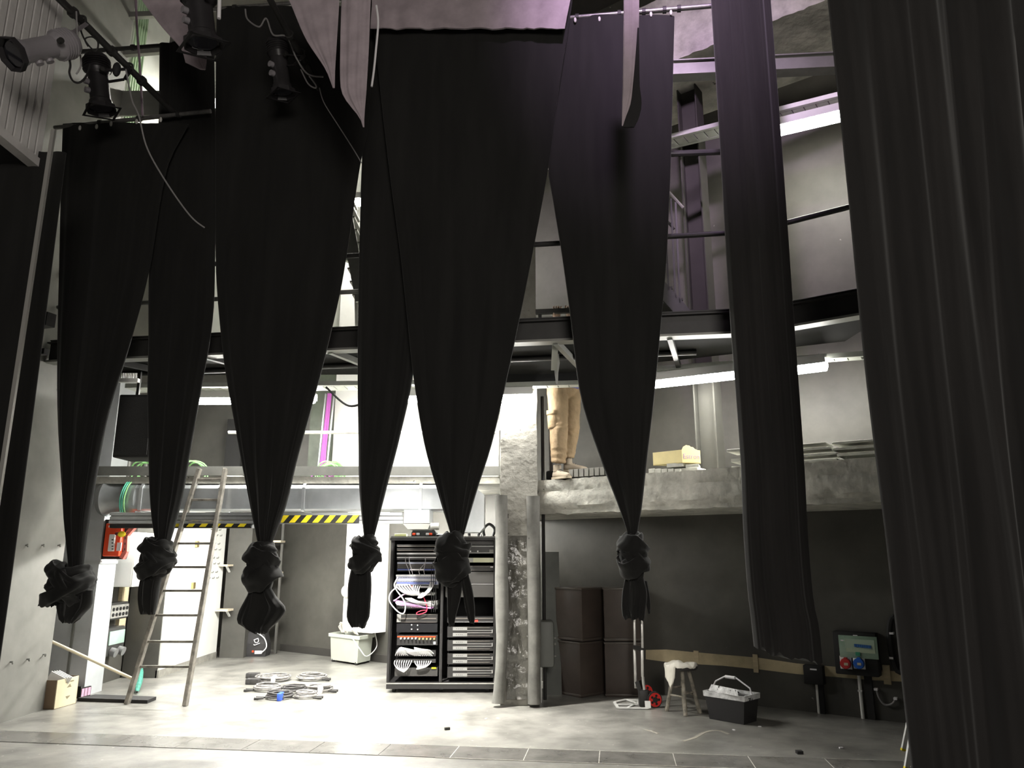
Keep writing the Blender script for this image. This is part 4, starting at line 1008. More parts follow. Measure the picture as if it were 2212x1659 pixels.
# ------------------------------------------------------------------ on the mezzanine
mr = thing('mezzanine_railing', (-1.5, 9.45, 2.5), 'grey tube railing along the mezzanine edge', 'railing')
zr = atY(720, 934, 9.42).z
k = MB(); k.tube([V((-3.6, 9.42, zr)), V((-.2, 9.42, zr))], .022, 10); k.build('rail', M_alu, mr)
for x in (-3.3, -.17):
    k = MB(); k.tube([V((x, 9.42, 2.54)), V((x, 9.42, zr+.02))], .022, 8); k.build('post', M_alu, mr)
t = thing('cable_riser', (-2.6, 10.5, 2.5), 'upright tray with a purple cable bundle beside the white mezzanine wall', 'cable riser')
p0, p1 = atY(693, 1025, 10.4), atY(711, 850, 10.4)
for s in (-.05, .07):
    k = MB(); k.bar(p0 + V((s, .02, 0)), p1 + V((s, .02, 0)), .018, .03, up=(0, -1, 0)); k.build('side_rail', M_galv, t, smooth=0)
k = MB()
for i in range(4): k.tube([p0 + V((-.02+.022*i, 0, 0)), p0.lerp(p1, .3) + V((-.015+.018*i, -.01*i, 0)), p1 + V((-.01+.012*i, 0, 0))], .013, 6)
k.build('cable_bundle', M_purple, t)
def loops(label, px, py, Y, R_, n, m_, seed, tall=1.0):
    o = atY(px, py, Y); o.z = 2.55; rr = random.Random(seed); k = MB()
    for i in range(n):
        c_ = o + V((rr.uniform(-.05, .05), rr.uniform(0, .12), R_*tall*(.55+.25*rr.random()))); r_ = R_*(.75+.25*rr.random())
        k.tube([c_ + V((r_*math.cos(a_), .05*math.sin(2*a_+i), max(-c_.z+2.552, r_*tall*math.sin(a_)))) for a_ in [2*PI*j/20 for j in range(20)]], .010, 6, closed=True)
    return tag(k.build('cable_coil', m_), label, 'cable')
loops('hank of green cables on the mezzanine beside the purple bundle', 712, 1010, 10.2, .16, 12, M_green, 4, 1.1)
loops('hank of purple cable at the foot of the cable riser', 697, 1012, 10.25, .10, 7, M_purple, 5, 1.3)
loops('two green cable loops on the mezzanine behind the ladder top', 418, 1005, 9.7, .17, 3, M_green, 9, .95)
loops('green cable loops on the mezzanine below the hanging loudspeaker', 312, 1005, 9.6, .16, 3, M_green, 12, .9)
k = MB(); o = atY(508, 1002, 10.0)
for i in range(4): k.box(V((o.x, 10.0, 2.556+.035*i)), (.22-.01*i, .2, .024))
tag(k.build('board_stack', M_whitep, smooth=0), 'small stack of white boards on the mezzanine right of the ladder', 'boards')
k = MB(); A, B = atY(486, 1010, 10.6), atY(530, 890, 10.6); k.bb((A.x, 10.55, 2.54), (B.x, 10.72, 3.5)); tag(k.build('dark_cabinet', M_blackm, smooth=0), 'black cabinet on the mezzanine behind the third drape', 'cabinet')
k = MB(); o = atY(248, 990, 9.5); k.tube([V((o.x, 9.85, 2.3)), V((o.x, 9.85, 3.6))], .035, 10); tag(k.build('conduit_pipe', M_greysteel), 'grey conduit rising behind the vertical duct', 'pipe')
k = MB(); o = atY(291, 990, 9.6); k.tube([V((o.x, 9.9, 2.5)), V((o.x, 9.9, 3.4))], .03, 10); tag(k.build('conduit_pipe', M_greysteel), 'grey conduit on the mezzanine below the loudspeaker', 'pipe')
# hooks on the side wall
for i, (px, py) in enumerate(((55, 1178), (90, 1178), (125, 1178), (22, 1430), (58, 1424), (93, 1414))):
    k = MB(); d = ray(px, py); o = V((0, 0, CAMZ)) + d*(-5.0/d.x); k.tube([o, o + V((.03, 0, 0)), o + V((.045, -.03, -.012)), o + V((.05, -.05, .01))], .008, 6)
    tag(k.build('wall_hook', M_greysteel), 'small hook on the grey side wall', 'hook', 'hooks on the grey side wall')
# ------------------------------------------------------------------ double equipment rack
YR = 9.58
def rk(px, py, dy=0.0): return atY(px, py, YR+dy) if dy == 0 else V((atY(px, py, YR).x, YR+dy, atY(px, py, YR).z))
RA = rk(838, 1490); RB = rk(1071, 1490)
rack = thing('equipment_rack', ((RA.x+RB.x)/2, YR+.4, 0), 'black double equipment rack full of patch panels and amplifiers beside the concrete pillar', 'equipment rack')
M_rk = mat('rack_black', (.028, .027, .027), rough=.42, var=.15, scale=5); M_rkd = mat('rack_inside', (.008, .008, .008), rough=.8)
zT, zB, zP = rk(950, 1162).z, rk(950, 1474).z, .10
xL, xR = rk(840, 1300).x, rk(1071, 1300).x
k = MB(); k.bb((xL, YR+.02, zB), (xL+.03, YR+.8, zT)); k.build('side_panel', M_rk, rack, smooth=0)
k = MB(); k.bb((xR-.03, YR+.02, zB), (xR, YR+.8, zT)); k.build('side_panel', M_rk, rack, smooth=0)
k = MB(); k.bb((xL+.03, YR+.55, zB), (xR-.03, YR+.6, zT)); k.build('back_panel', M_rkd, rack, smooth=0)
k = MB(); k.bb((xL-.01, YR-.01, zT-.03), (xR+.01, YR+.8, zT+.0)); k.build('top_panel', M_rk, rack, smooth=0)
k = MB(); k.bb((xL, YR-.012, zT), (xR, YR+.78, zT+.02)); k.build('top_mesh', mat('perforated_top', (.16, .16, .155), rough=.5, bump=.5, bscale=150), rack, smooth=0)
k = MB(); k.bb((rk(835, 1480).x, YR-.03, zB-.07), (xR+.02, YR+.82, zB)); k.build('base_plinth', M_rk, rack, smooth=0)
k = MB(); k.bb((rk(835, 1480).x, YR-.034, zB-.014), (xR+.02, YR-.028, zB-.002)); k.build('base_edge', M_alu, rack, smooth=0)
for x in (rk(850, 1480).x, (xL+xR)/2, xR-.1):
    for y in (YR+.06, YR+.72):
        k = MB(); k.bb((x-.03, y-.03, .05), (x+.03, y+.03, zB-.07)); k.cyl((x-.02, y, .038), (x+.02, y, .038), .038, seg=14); k.build('castor', M_black, rack)
for px0, px1 in ((842, 852), (948, 960), (1066, 1071)):
    k = MB(); A, B = rk(px0, 1474), rk(px1, 1166); k.bb((A.x, YR-.004, A.z), (B.x, YR+.03, B.z)); k.build('rack_post', M_rk, rack, smooth=0)
k = MB(); A, B = rk(949, 1474), rk(957, 1166); k.bb((A.x, YR-.008, A.z), (B.x, YR+.04, B.z)); k.build('centre_post', mat('centre_post_grey', (.05, .05, .05), rough=.4), rack, smooth=0)
def unit(name, x0, x1, y0, y1, m_, parent=None, dep=.3, front=0.0, label=None):
    A, B = rk(x0, y1), rk(x1, y0); k = MB(); k.bb((A.x, YR+.012-front, A.z), (B.x, YR+dep, B.z)); o = k.build(name, m_, parent or rack, smooth=0)
    if label: o['label'] = label
    ROOT[o.name] = ROOT[rack.name]
    return o
def strip(name, x0, x1, y0, y1, m_, par, out=.004):
    A, B = rk(x0, y1), rk(x1, y0); k = MB(); k.bb((A.x, YR+.012-out, A.z), (B.x, YR+.03, B.z)); return k.build(name, m_, par, smooth=0)
M_blue = mat('blue_panel', (.10, .13, .38), rough=.45); M_lav = mat('lavender_panel', (.42, .44, .56), rough=.45); M_pan = mat('rack_panel', (.035, .034, .034), rough=.4)
M_silver = mat('silver_panel', (.34, .34, .33), rough=.4, metal=.2); M_dim = mat('dim_edge', (.16, .145, .13), rough=.4)
LX0, LX1 = 857, 947
for i, (y0, y1) in enumerate(((1176, 1181), (1184, 1190))):
    u = unit('blank_panel', LX0, LX1, y0, y1, M_pan); strip('edge', LX0+1, LX1-1, y1-2, y1, M_dim, u)
for i, (y0, y1, bar, m_) in enumerate(((1194, 1198.5, 3.5, M_tagw), (1199.5, 1210, 2, M_tagw))):
    u = unit('patch_panel', LX0, LX1, y0, y1, M_pan); strip('label_strip', LX0, LX1-1, y0+(0 if i == 0 else 4), y0+(0 if i == 0 else 4)+bar, m_, u)
def ports(par, x0, x1, y, n, m_, s=1.0):
    k = MB()
    for i in range(n):
        o = rk(x0 + (x1-x0)*(i+.5)/n, y); k.box((o.x, YR+.006, o.z), (.011*s, .006, .010*s))
    return k.build('port_row', m_, par, smooth=0)
u = unit('patch_panel', LX0, LX1, 1213, 1234, M_pan, label='patch panel with blue and white label strips')
strip('label_strip', LX0+1, LX1-1, 1214.5, 1218, M_lav, u); ports(u, LX0+2, LX1-6, 1221, 26, M_dim); ports(u, LX0+2, LX1-6, 1225, 26, M_dim)
strip('label_strip', LX0+1, 886, 1229, 1232, M_blue, u); strip('label_strip', 886, 915, 1229, 1232, M_tagw, u); strip('label_strip', 915, 940, 1229, 1232, M_blue, u)
u = unit('patch_panel', LX0-2, LX1, 1241, 1263, M_lav, label='pale lavender patch panel with two port rows')
strip('label_strip', LX0-2, LX1-1, 1241.5, 1245, M_tagw, u, .006); strip('label_strip', LX0-2, LX1-1, 1251.5, 1254, M_tagw, u, .006)
ports(u, LX0+2, LX1-4, 1247.5, 24, M_rk, .8); ports(u, LX0+2, LX1-4, 1256.5, 24, M_rk, .8); strip('label_strip', LX0, LX1-4, 1258, 1261, M_blue, u, .005)
u = unit('network_switch', LX0-2, LX1, 1263.5, 1271, M_pan, label='switch with a red stripe and white plugs'); strip('red_stripe', 884, 892, 1265, 1269, mat('dull_red', (.55, .15, .1), rough=.5), u); strip('label_strip', 855, 880, 1261, 1265, M_tagw, u, .008); strip('label_strip', 908, 934, 1266, 1270, M_tagw, u)
u = unit('patch_panel', LX0+18, LX1-8, 1280, 1286, M_silver)
u = unit('network_switch', LX0-1, LX1-2, 1298, 1308, M_silver, label='silver switch under the purple cables'); ports(u, 928, 944, 1305, 3, M_black, 1.3)
u = unit('patch_panel', LX0-1, LX1-2, 1309, 1316, M_pan); ports(u, LX0+3, LX1-10, 1312, 20, M_silver, .8)
u = unit('processor', LX0-1, LX1-2, 1327, 1345, M_pan, label='black rack unit with two grey end plates'); 
strip('end_plate', 857, 866, 1327, 1344, M_silver, u); strip('grey_line', 866, LX1-5, 1335, 1337.5, M_dim, u); strip('grey_line', 866, LX1-5, 1327, 1328, M_dim, u); strip('grey_line', 866, LX1-5, 1343.5, 1344.5, M_dim, u)
u = unit('processor', LX0-1, LX1-2, 1347, 1366, mat('glossy_black', (.02, .02, .022), rough=.2), label='glossy black rack unit with four small lights')
for px, py in ((889, 1350), (902, 1351), (889, 1359.5), (902, 1360)):
    o = rk(px, py); k = MB(); k.ball((o.x, YR+.008, o.z), .009, seg=6); k.build('indicator_light', M_tagw, u)
u = unit('mixer_unit', LX0, LX1-2, 1372, 1394, M_pan, label='rack unit with a red stripe and a row of knobs')
strip('red_stripe', 858, 941, 1374.5, 1377, M_red, u)
for i in range(10):
    o = rk(866+8*i, 1379 if i < 5 else 1380); k = MB(); k.cyl((o.x, YR+.012, o.z), (o.x, YR-.02, o.z), .013, .010, seg=8); k.build('knob', M_tagw if i < 5 else mat('brass_knob', (.5, .42, .2), rough=.4), u)
strip('white_key', 936, 941, 1386, 1392, M_tagw, u, .008)
u = unit('patch_bay', LX0-3, LX1-6, 1405, 1418, M_pan); v = unit('patch_bay', LX0-3, LX1-6, 1424, 1432, M_pan)
u = unit('blank_drawer', 852, 945, 1443, 1461, mat('drawer_grey', (.06, .058, .055), rough=.5), label='grey blank drawer at the bottom of the left bay'); strip('yellow_tag', 932, 942, 1442, 1445, M_yel, u, .01)
# cables hanging at the front
def rc(name, pts, r, m_, front=.03):
    P = [V((rk(px, py).x, YR+.01-front*f, rk(px, py).z)) for px, py, f in pts]; k = MB(); k.tube(smoothpts(P, 7), r, 6); return k.build(name, m_, rack)
M_wc = mat('white_patch_cable', (.70, .69, .70), rough=.45)
for i in range(6): rc('white_cable', [(857+5.2*i, 1262, .2), (858+6*i, 1268, 1.2), (872+5*i, 1279, 1.8), (890+3*i, 1285, 1.2), (915+3*i, 1284, .3)], .009, M_wc)
for i in range(4): rc('white_cable', [(893+5*i, 1265, .2), (893+4*i, 1274, 1.4), (897+3*i, 1283, 1)], .008, M_wc)
for i in range(3): rc('white_cable', [(938-4*i, 1258, .3), (930-3*i, 1275, 1.8), (912-3*i, 1290, 2.0), (906, 1288, 1.6), (915, 1280, 1)], .009, M_wc)
rc('white_cable', [(860, 1247, .4), (853, 1262, 1.5), (858, 1275, 1.8), (873, 1295, 2.2), (877, 1312, 2.2), (872, 1325, 2.2), (858, 1318, 2.2), (843, 1298, 2.2), (845, 1281, 2.2), (858, 1268, 1.6)], .008, M_wc)
for i in range(12): rc('purple_cable', [(888-2*i, 1279+.6*i, .6), (868-1.2*i, 1286+1.0*i, 1.6+.1*i), (856-.2*i, 1298-.2*i, 2.0), (862+1.0*i, 1306-.5*i, 1.8), (885+3.5*i, 1309+.4*i, .9), (890+4.2*i, 1312, .3)], .006, mat('violet_cable', (.50, .20, .50), rough=.45) if i % 3 else M_wc)
for i in range(5): rc('white_cable', [(876+3*i, 1292, 1.2), (892+4*i, 1300, 1.5), (915+4*i, 1304, .9), (930+2*i, 1310, .3)], .008, M_wc)
rc('red_cable', [(914, 1288, .8), (919, 1298, 1), (923, 1316, 1), (918, 1323, 1.2), (905, 1327, 1.2), (900, 1324, 1.2), (910, 1319, 1.2), (922, 1318, .5)], .006, mat('red_patch_cable', (.65, .05, .10), rough=.45))
for i, (xa, xb) in enumerate(((876, 884), (884, 890), (918, 906), (918, 916))):
    rc('thin_cable', [(xa, 1203, .3), (xa+1, 1215, 1), (xb, 1232, 1.2), (xb+2, 1243, .3)], .004, mat('pale_thin_cable', (.42, .40, .42), rough=.5))
for px in (933, 938, 942):
    rc('thin_cable', [(px, 1222, .4), (px-1, 1240, 1.2), (px, 1290, 1.4), (px-1, 1322, 1)], .004, M_blackm)
for i in range(11): rc('white_cable', [(854+4.6*i if i < 7 else 896+4*i-28, 1416, .2), (858+2.6*i, 1408, .9), (867+1.2*i, 1398+.3*i, 1.3), (880+2*i, 1406, 1.2), (886+1.6*i, 1413, .6)], .006, M_wc)
for i in range(10): rc('white_cable', [(896+4.2*i, 1417, .2), (897+3*i, 1408, .9), (896+1.6*i, 1398+.5*i, 1.2), (899+3.2*i, 1404, 1.2), (906+3.4*i, 1412, .5)], .006, M_wc)
for i in range(8): rc('white_cable', [(853+5.2*i, 1427, .2), (852.5+4.9*i, 1434, 1), (860+3*i, 1444, 1.4), (873, 1451, 1.2)], .006, M_wc)
for i in range(8): rc('white_cable', [(896+5*i, 1428, .2), (898+4.4*i, 1433, 1), (903+2.4*i, 1440, 1.3), (900+.6*i, 1445, 1.1)], .006, M_wc)
# right bay
RX0, RX1 = 962, 1066
u = unit('blank_panel', RX0, RX1, 1169, 1177, M_pan)
u = unit('receiver', RX0, RX1, 1178, 1196, M_pan, label='rack unit with two white lights and a grey knob plate'); strip('grey_line', RX0, RX1, 1179, 1181, M_silver, u); strip('grey_line', RX0, RX1, 1193.5, 1195, M_silver, u); strip('knob_plate', 1057, 1066, 1187, 1194, M_greysteel, u)
for px in (1016, 1032): o = rk(px, 1191); k = MB(); k.ball((o.x, YR+.008, o.z), .010, seg=6); k.build('indicator_light', M_tagw, u)
u = unit('cream_unit', RX0, RX1, 1205, 1215, mat('cream_panel', (.55, .55, .40), rough=.5), label='cream coloured rack unit'); strip('display', 1009, 1022, 1205.5, 1214, M_silver, u)
u = unit('recorder', RX0, RX1, 1222, 1233, M_pan); strip('grey_line', RX0, 1060, 1223, 1224, M_dim, u); strip('white_key', 1059, 1065, 1223.5, 1226, M_tagw, u); strip('grey_line', RX0, 1060, 1231.5, 1232.5, M_dim, u)
u = unit('blank_drawer', RX0, RX1, 1235, 1260, mat('panel_grey', (.055, .053, .05), rough=.5)); strip('grey_line', RX0, RX1, 1261, 1262.5, M_silver, u)
u = unit('blank_drawer', RX0, RX1, 1263.5, 1290, MATS['panel_grey'])
u = unit('power_unit', RX0+4, RX1, 1334, 1345, M_pan, label='rack unit with a small red light'); strip('grey_line', RX0+8, RX1-1, 1335, 1337, M_dim, u); strip('grey_line', RX0+8, RX1-1, 1343, 1344.2, M_silver, u)
strip('red_light', 1026, 1032, 1339.5, 1343.5, mat('red_led', (1, .03, .02), emis=3.0), u, .008)
amp = None
for i in range(4):
    y = 1354 + 29.0*i
    u = unit('amplifier', RX0+4, RX1, y, y+23, M_pan, label='amplifier with two silver end plates, one of four alike')
    for dy, x1 in ((.8, 1009), (13.5, 1009)):
        p_ = strip('silver_plate', 978, x1, y+dy, y+dy+7, M_silver, u, .006); ports(u, 984, 1000, y+dy+3.5, 4, M_rk, .7)
    for dy in (1.5, 7.5, 12.5, 18.5): strip('grey_line', 1009, 1058 + (6 if dy in (7.5, 12.5) else 0), y+dy, y+dy+1.1, M_silver if dy in (7.5, 12.5) else M_dim, u, .008)
    strip('handle', 1062, 1064.5, y+6.5, y+13.5, M_silver, u, .02)
# things on top of the rack
zt3 = zT+.02
def ontop(px, dy=.2): return V((rk(px, 1160).x, YR+dy, zt3))
tl = thing('tool_case', ontop(913), 'dark tool case with red and white parts lying on top of the rack', 'tool case')
o = ontop(913); k = MB(); k.rings([[o + V((sx*.155*f, .1*sy*f, z)) for sx, sy in ((-1, -1), (1, -1), (1, 1), (-1, 1))] for f, z in ((1, 0), (1, .05), (.8, .10))]); k.build('case', M_blackm, tl, smooth=0)
for dx, m_ in ((-.12, M_red), (-.07, M_tagw), (.09, M_red), (.05, M_tagw)):
    k = MB(); k.box(o + V((dx, -.115, .03)), (.04, .03, .03), bev=.006); k.build('latch', m_, tl)
k = MB(); o = ontop(860); k.box(o + V((0, .05, .018)), (.15, .12, .036), bev=.004); tag(k.build('yellow_pad', mat('pale_yellow', (.72, .74, .35), rough=.6)), 'pale yellow pad lying on top of the rack at its left corner', 'pad')
k = MB(); o = ontop(945); k.box(o + V((0, .0, .015)), (.12, .05, .03), bev=.01); tag(k.build('torch', M_black), 'small black torch on top of the rack', 'torch')
for i, px in enumerate((1022, 1055)):
    o = ontop(px); k = MB(); k.tube(smoothpts([o + V((-.06, .05, .01)), o + V((-.07, .05, .1)), o + V((0, .05, .16)), o + V((.07, .05, .1)), o + V((.05, .05, .01))], 7), .018, 8)
    tag(k.build('headband', M_black), ('left' if i == 0 else 'right') + ' black curved headset band standing on top of the rack beside the pillar', 'headset')
k = MB(); o = ontop(1038); k.cyl(o, o + V((0, 0, .03)), .012, seg=8); tag(k.build('white_plug', M_tagw), 'small white plug on top of the rack between the black bands', 'cap')
# ------------------------------------------------------------------ pads on the pillar
M_pad = mat('grey_foam_pad', (.145, .142, .13), rough=.75, var=.3, scale=5, bump=.25, bscale=8, spots=(.03, .03, .03), spot_scale=9, spot_amt=.06)
def pad(pxs, ys, label):
    k = MB(); rows = []
    for (xl, xr), y in zip(pxs, ys):
        A, B = atY(xl, y, 8.70), atY(xr, y, 8.70); c = (A+B)/2; w = (B.x-A.x)/2
        ring = []
        for j in range(20):
            a_ = 2*PI*j/20; f = 1 + .05*noise.noise(V((math.cos(a_)*2, math.sin(a_)*2, c.z*3)))
            ring.append(V((c.x + w*f*math.cos(a_), 8.70 + .075*f*math.sin(a_), max(c.z, .012))))
        rows.append(ring)
    k.rings(rows)
    return tag(k.build('foam_pad', M_pad, smooth=50), label, 'foam pad')
pad([(1069, 1096), (1070, 1097), (1070, 1097), (1069, 1098), (1070, 1099), (1072, 1097), (1070, 1094), (1066, 1091), (1062, 1089)], [1070, 1130, 1200, 1260, 1320, 1380, 1440, 1490, 1518], 'worn grey foam pad on the left corner of the pillar')
pad([(1137, 1166), (1138, 1166), (1138, 1167), (1139, 1168), (1140, 1168), (1141, 1168), (1141, 1168), (1140, 1168), (1140, 1169)], [1072, 1130, 1200, 1260, 1320, 1380, 1440, 1490, 1520], 'worn grey foam pad on the right corner of the pillar')
M_wrap = mat('plastic_wrap', (.085, .082, .07), rough=.16, var=.4, scale=6, bump=1.0, bscale=9, spec=.7)
k = MB(); rows = []
for i in range(40):
    z = 1.82 - 1.75*i/39; ring = []
    for j in range(16):
        x = -.06 + .27*j/15; f = noise.noise(V((x*12, 2, z*10)))*.018 + noise.noise(V((x*28, 7, z*24)))*.008 - (.03 if abs((z*3) % 1 - .5) < .06 else 0)*.5
        ring.append(V((x, 8.752 - .012 + f, z)))
    ring += [V((.21, 8.80, z)), V((-.06, 8.80, z))]
    rows.append(ring)
k.rings(rows); tag(k.build('pillar_wrap', M_wrap, smooth=60), 'crumpled shiny wrap around the lower pillar between the two foam pads', 'wrap')
ec = thing('electric_box', atY(1182, 1440, 8.95), 'grey electric box fixed to the right side of the pillar', 'electric box')
A, B = atY(1160, 1440, 8.95), atY(1196, 1340, 8.95)
k = MB(); k.bb((.302, 8.85, A.z), (B.x, 9.15, B.z), bev=.035, ); k.build('case', mat('box_grey', (.13, .135, .125), rough=.5), ec)
for i, y in enumerate((1378, 1391, 1417)):
    k = MB(); o = atY(1197, y, 8.95); k.cyl((B.x-.01, 8.93, o.z), (B.x+.022, 8.93, o.z), .014, seg=8); k.build('knob', M_greysteel, ec)
k = MB(); k.bb((.31, 8.93, 0), (.33, 8.95, A.z)); k.build('conduit', M_white, ec, smooth=0)
lp = thing('grey_panel', (.62, 9.55, 0), 'tall dull green grey panel leaning behind the pillar', 'panel')
A, B = atY(1168, 1500, 9.45), atY(1209, 1192, 9.45)
k = MB(); k.prism([(.40, 9.42, 0), (B.x-.0, 9.42, 0), (B.x, 9.62, B.z), (.40, 9.62, B.z)], (0, .03, 0)); k.build('sheet', mat('green_grey_sheet', (.055, .06, .05), rough=.5, var=.3, scale=3), lp, smooth=0)

# ------------------------------------------------------------------ four stacked cases
M_case = mat('brown_black_case', (.060, .046, .038), rough=.55, var=.15, scale=6); M_trim = mat('case_trim', (.075, .062, .052), rough=.4)
def case(c, w, d, h, rz, z, label):
    t = thing('transport_case', (c[0], c[1], z), label, 'case', None); M = Matrix.Translation((c[0], c[1], z)) @ rotz(rz)
    k = MB(M); k.bb((-w/2, -d/2, .0), (w/2, d/2, h-.012), bev=.006); k.build('shell', M_case, t)
    for zz in (.012, h-.03):
        k = MB(M); k.bb((-w/2-.008, -d/2-.008, zz), (w/2+.008, d/2+.008, zz+.022), bev=.004); k.build('edge_trim', M_trim, t)
    return t
hC = atZ(1260, 1508); hh = .615
cl = (hC.x+.0, hC.y+.30); cr = ((atY(1345, 1508, 9.25).x), 9.42)
case((hC.x-.005, hC.y+.292), .415, .415, hh, PI/4 - .08, .0, 'brown black case turned on edge, lower left of the four stacked cases')
case((hC.x+.012, hC.y+.30), .42, .42, hh, PI/4 - .02, hh, 'brown black case turned on edge, upper left of the four stacked cases')
case((cr[0]+.035, cr[1]), .42, .30, hh, -.10, 0, 'brown black case, lower right of the four stacked cases, behind the hand truck')
case((cr[0]+.035, cr[1]), .42, .30, hh, -.08, hh, 'brown black case, upper right of the four stacked cases, behind the knotted drape')

# ------------------------------------------------------------------ folding hand truck
ht = thing('hand_truck', atZ(1385, 1528), 'folding aluminium hand truck with red wheels in front of the stacked cases', 'hand truck')
o = atZ(1398, 1529); Yh = o.y
def hp(px, py, dy=0.0): p_ = atY(px, py, Yh); return V((p_.x, Yh+dy, p_.z))
for px, dy in ((1379, .24), (1388, .0)):
    k = MB(); k.bar(hp(px+(2 if dy else 0), 1495 if dy else 1462, dy), hp(px-1, 1404, dy), .03, .022, up=(0, -1, 0), bev=.004); k.build('lower_tube', M_alu, ht)
    k = MB(); k.bar(hp(px, 1400, dy), hp(px-1, 1348, dy), .026, .018, up=(0, -1, 0), bev=.004); k.build('middle_tube', M_alu, ht)
    k = MB(); k.bar(hp(px-1, 1352, dy), hp(px-1, 1300, dy), .020, .014, up=(0, -1, 0)); k.build('upper_tube', M_alu, ht)
k = MB(); k.tube([hp(1378, 1300, .24), hp(1387, 1300, 0)], .012, 8); k.build('handle', M_black, ht)
k = MB(); k.bar(hp(1378, 1403, .24), hp(1388, 1403, 0), .04, .04); k.build('clamp_bar', M_black, ht)
k = MB(); k.tube(smoothpts([hp(1389, 1462), hp(1390, 1475), hp(1392, 1490)], 4), .016, 8); k.build('lower_leg', M_alu, ht)
k = MB(); k.box(hp(1391, 1509, .03), (.10, .10, .17), bev=.012); k.bar(hp(1382, 1475, .12), hp(1390, 1500, .1), .07, .05); k.build('axle_block', M_black, ht)
wr = .083
for c_, lab in ((V((hp(1414, 1515).x, Yh, wr)), 0), (V((hp(1403, 1502).x, Yh+.22, wr+.045)), 1)):
    k = MB(); My = Matrix.Translation(c_) @ Matrix.Rotation(PI/2, 4, 'X') @ Matrix.Rotation(.25, 4, 'Y')
    k.lathe([(wr*.80, -.018), (wr, -.016), (wr, .016), (wr*.80, .018)], My, 28); w_ = k.build('wheel', M_black, ht)
    k = MB(); k.lathe([(.014, -.02), (wr*.86, -.021), (wr*.86, .021), (.014, .02)], My, 28); k.build('red_rim', mat('wheel_red', (.70, .035, .03), rough=.4), ht)
    k = MB(); k.lathe([(.03, -.026), (.03, .026)], My, 12); k.build('hub', M_black, ht)
    k = MB()
    for j in range(5):
        a_ = 2*PI*j/5; k.cyl(My @ V((wr*.52*math.cos(a_), wr*.52*math.sin(a_), .0205)), My @ V((wr*.52*math.cos(a_), wr*.52*math.sin(a_), .0225)), .014, seg=10)
    k.build('rim_opening', M_blackm, ht)
# toe plate: an open lattice
P = [atZ(1327, 1517, .012), atZ(1335, 1529, .012), atZ(1400, 1530, .012), atZ(1388, 1513, .012), atZ(1352, 1511, .012)]
k = MB()
for p_, q_ in zip(P, P[1:]+P[:1]): k.bar(p_, q_, .028, .012)
k.bar(P[0].lerp(P[1], .4), P[2].lerp(P[3], .5), .02, .010); k.bar(P[1].lerp(P[2], .3), P[3].lerp(P[4], .1), .02, .010); k.bar(P[4], P[2].lerp(P[3], .35), .02, .010)
k.bar(P[2] + V((0, 0, .0)), P[2] + V((0, .02, .07)), .06, .012); k.bar(P[3], P[3] + V((0, 0, .07)), .06, .012)
k.build('toe_plate', mat('white_metal', (.74, .74, .72), rough=.4), ht, smooth=0)

# ------------------------------------------------------------------ stool with a white cloth
f = [atZ(1440, 1536), atZ(1481, 1547), atZ(1512, 1541), atZ(1478, 1529)]
so = thing('stool', (f[0]+f[1]+f[2]+f[3])/4, 'paint worn round wooden stool with a dark seat under a white cloth', 'stool')
cen = (f[0]+f[2])/2; zs = onl(1475, 1437, cen.y).z
M_stool = mat('worn_stool_wood', (.24, .22, .18), rough=.7, var=.6, scale=16)
k = MB(); k.lathe([(.02, zs-.035), (.165, zs-.035), (.178, zs-.018), (.17, zs), (.02, zs)], Matrix.Translation((cen.x, cen.y, 0)), 28); k.build('seat', mat('stool_seat', (.045, .042, .04), rough=.35), so)
tops = [cen + (p_-cen)*.42 for p_ in f]
for p_, q_ in zip(f, tops):
    k = MB(); k.tube([p_ + V((0, 0, .0)), V((q_.x, q_.y, zs-.03))], .022, 10, r2=.019); k.build('leg', M_stool, so)
def lg(i, t): return f[i].lerp(V((tops[i].x, tops[i].y, zs-.03)), t)
for i, j, t in ((0, 1, .38), (1, 2, .46), (2, 3, .40), (3, 0, .52)):
    k = MB(); k.tube([lg(i, t), lg(j, t+.02)], .010, 8); k.build('rung', M_stool, so)
rows = []
k = MB(); n1, n2 = 26, 22
cs = V((cen.x, cen.y, zs))
for i in range(n1+1):
    s = i/n1; row = []
    for j in range(n2+1):
        t = j/n2
        x = -.25 + .41*s; y = -.19 + .29*t
        ex, ey = x, y; r_ = math.hypot(x*.95, y)
        z = .016 + .02*noise.noise(V((x*14, y*14, 2))) + .06*max(0, noise.noise(V((x*9, y*5, 8)))+.15)
        over = max(0, r_-.165)
        if over > 0:
            k_ = .165/r_; ex = x*k_*(1 + .12*over); ey = y*k_*(1+.12*over); fall = over*(1.7 if x < -.13 and y < .0 else .3); z = .008 - fall + .02*noise.noise(V((x*20, y*20, 4)))
            ex -= .012*abs(noise.noise(V((y*25, x*10, 1)))); ey -= .018 + .012*noise.noise(V((x*25, y*10, 1)))
        row.append(cs + V((ex, ey, z)))
    rows.append(row)
k.rings(rows, closed=False); tag(k.build('cloth', mat('white_rag', (.80, .77, .68), rough=.9), smooth=60, solid=.006), 'crumpled white cloth thrown over the round stool', 'cloth')

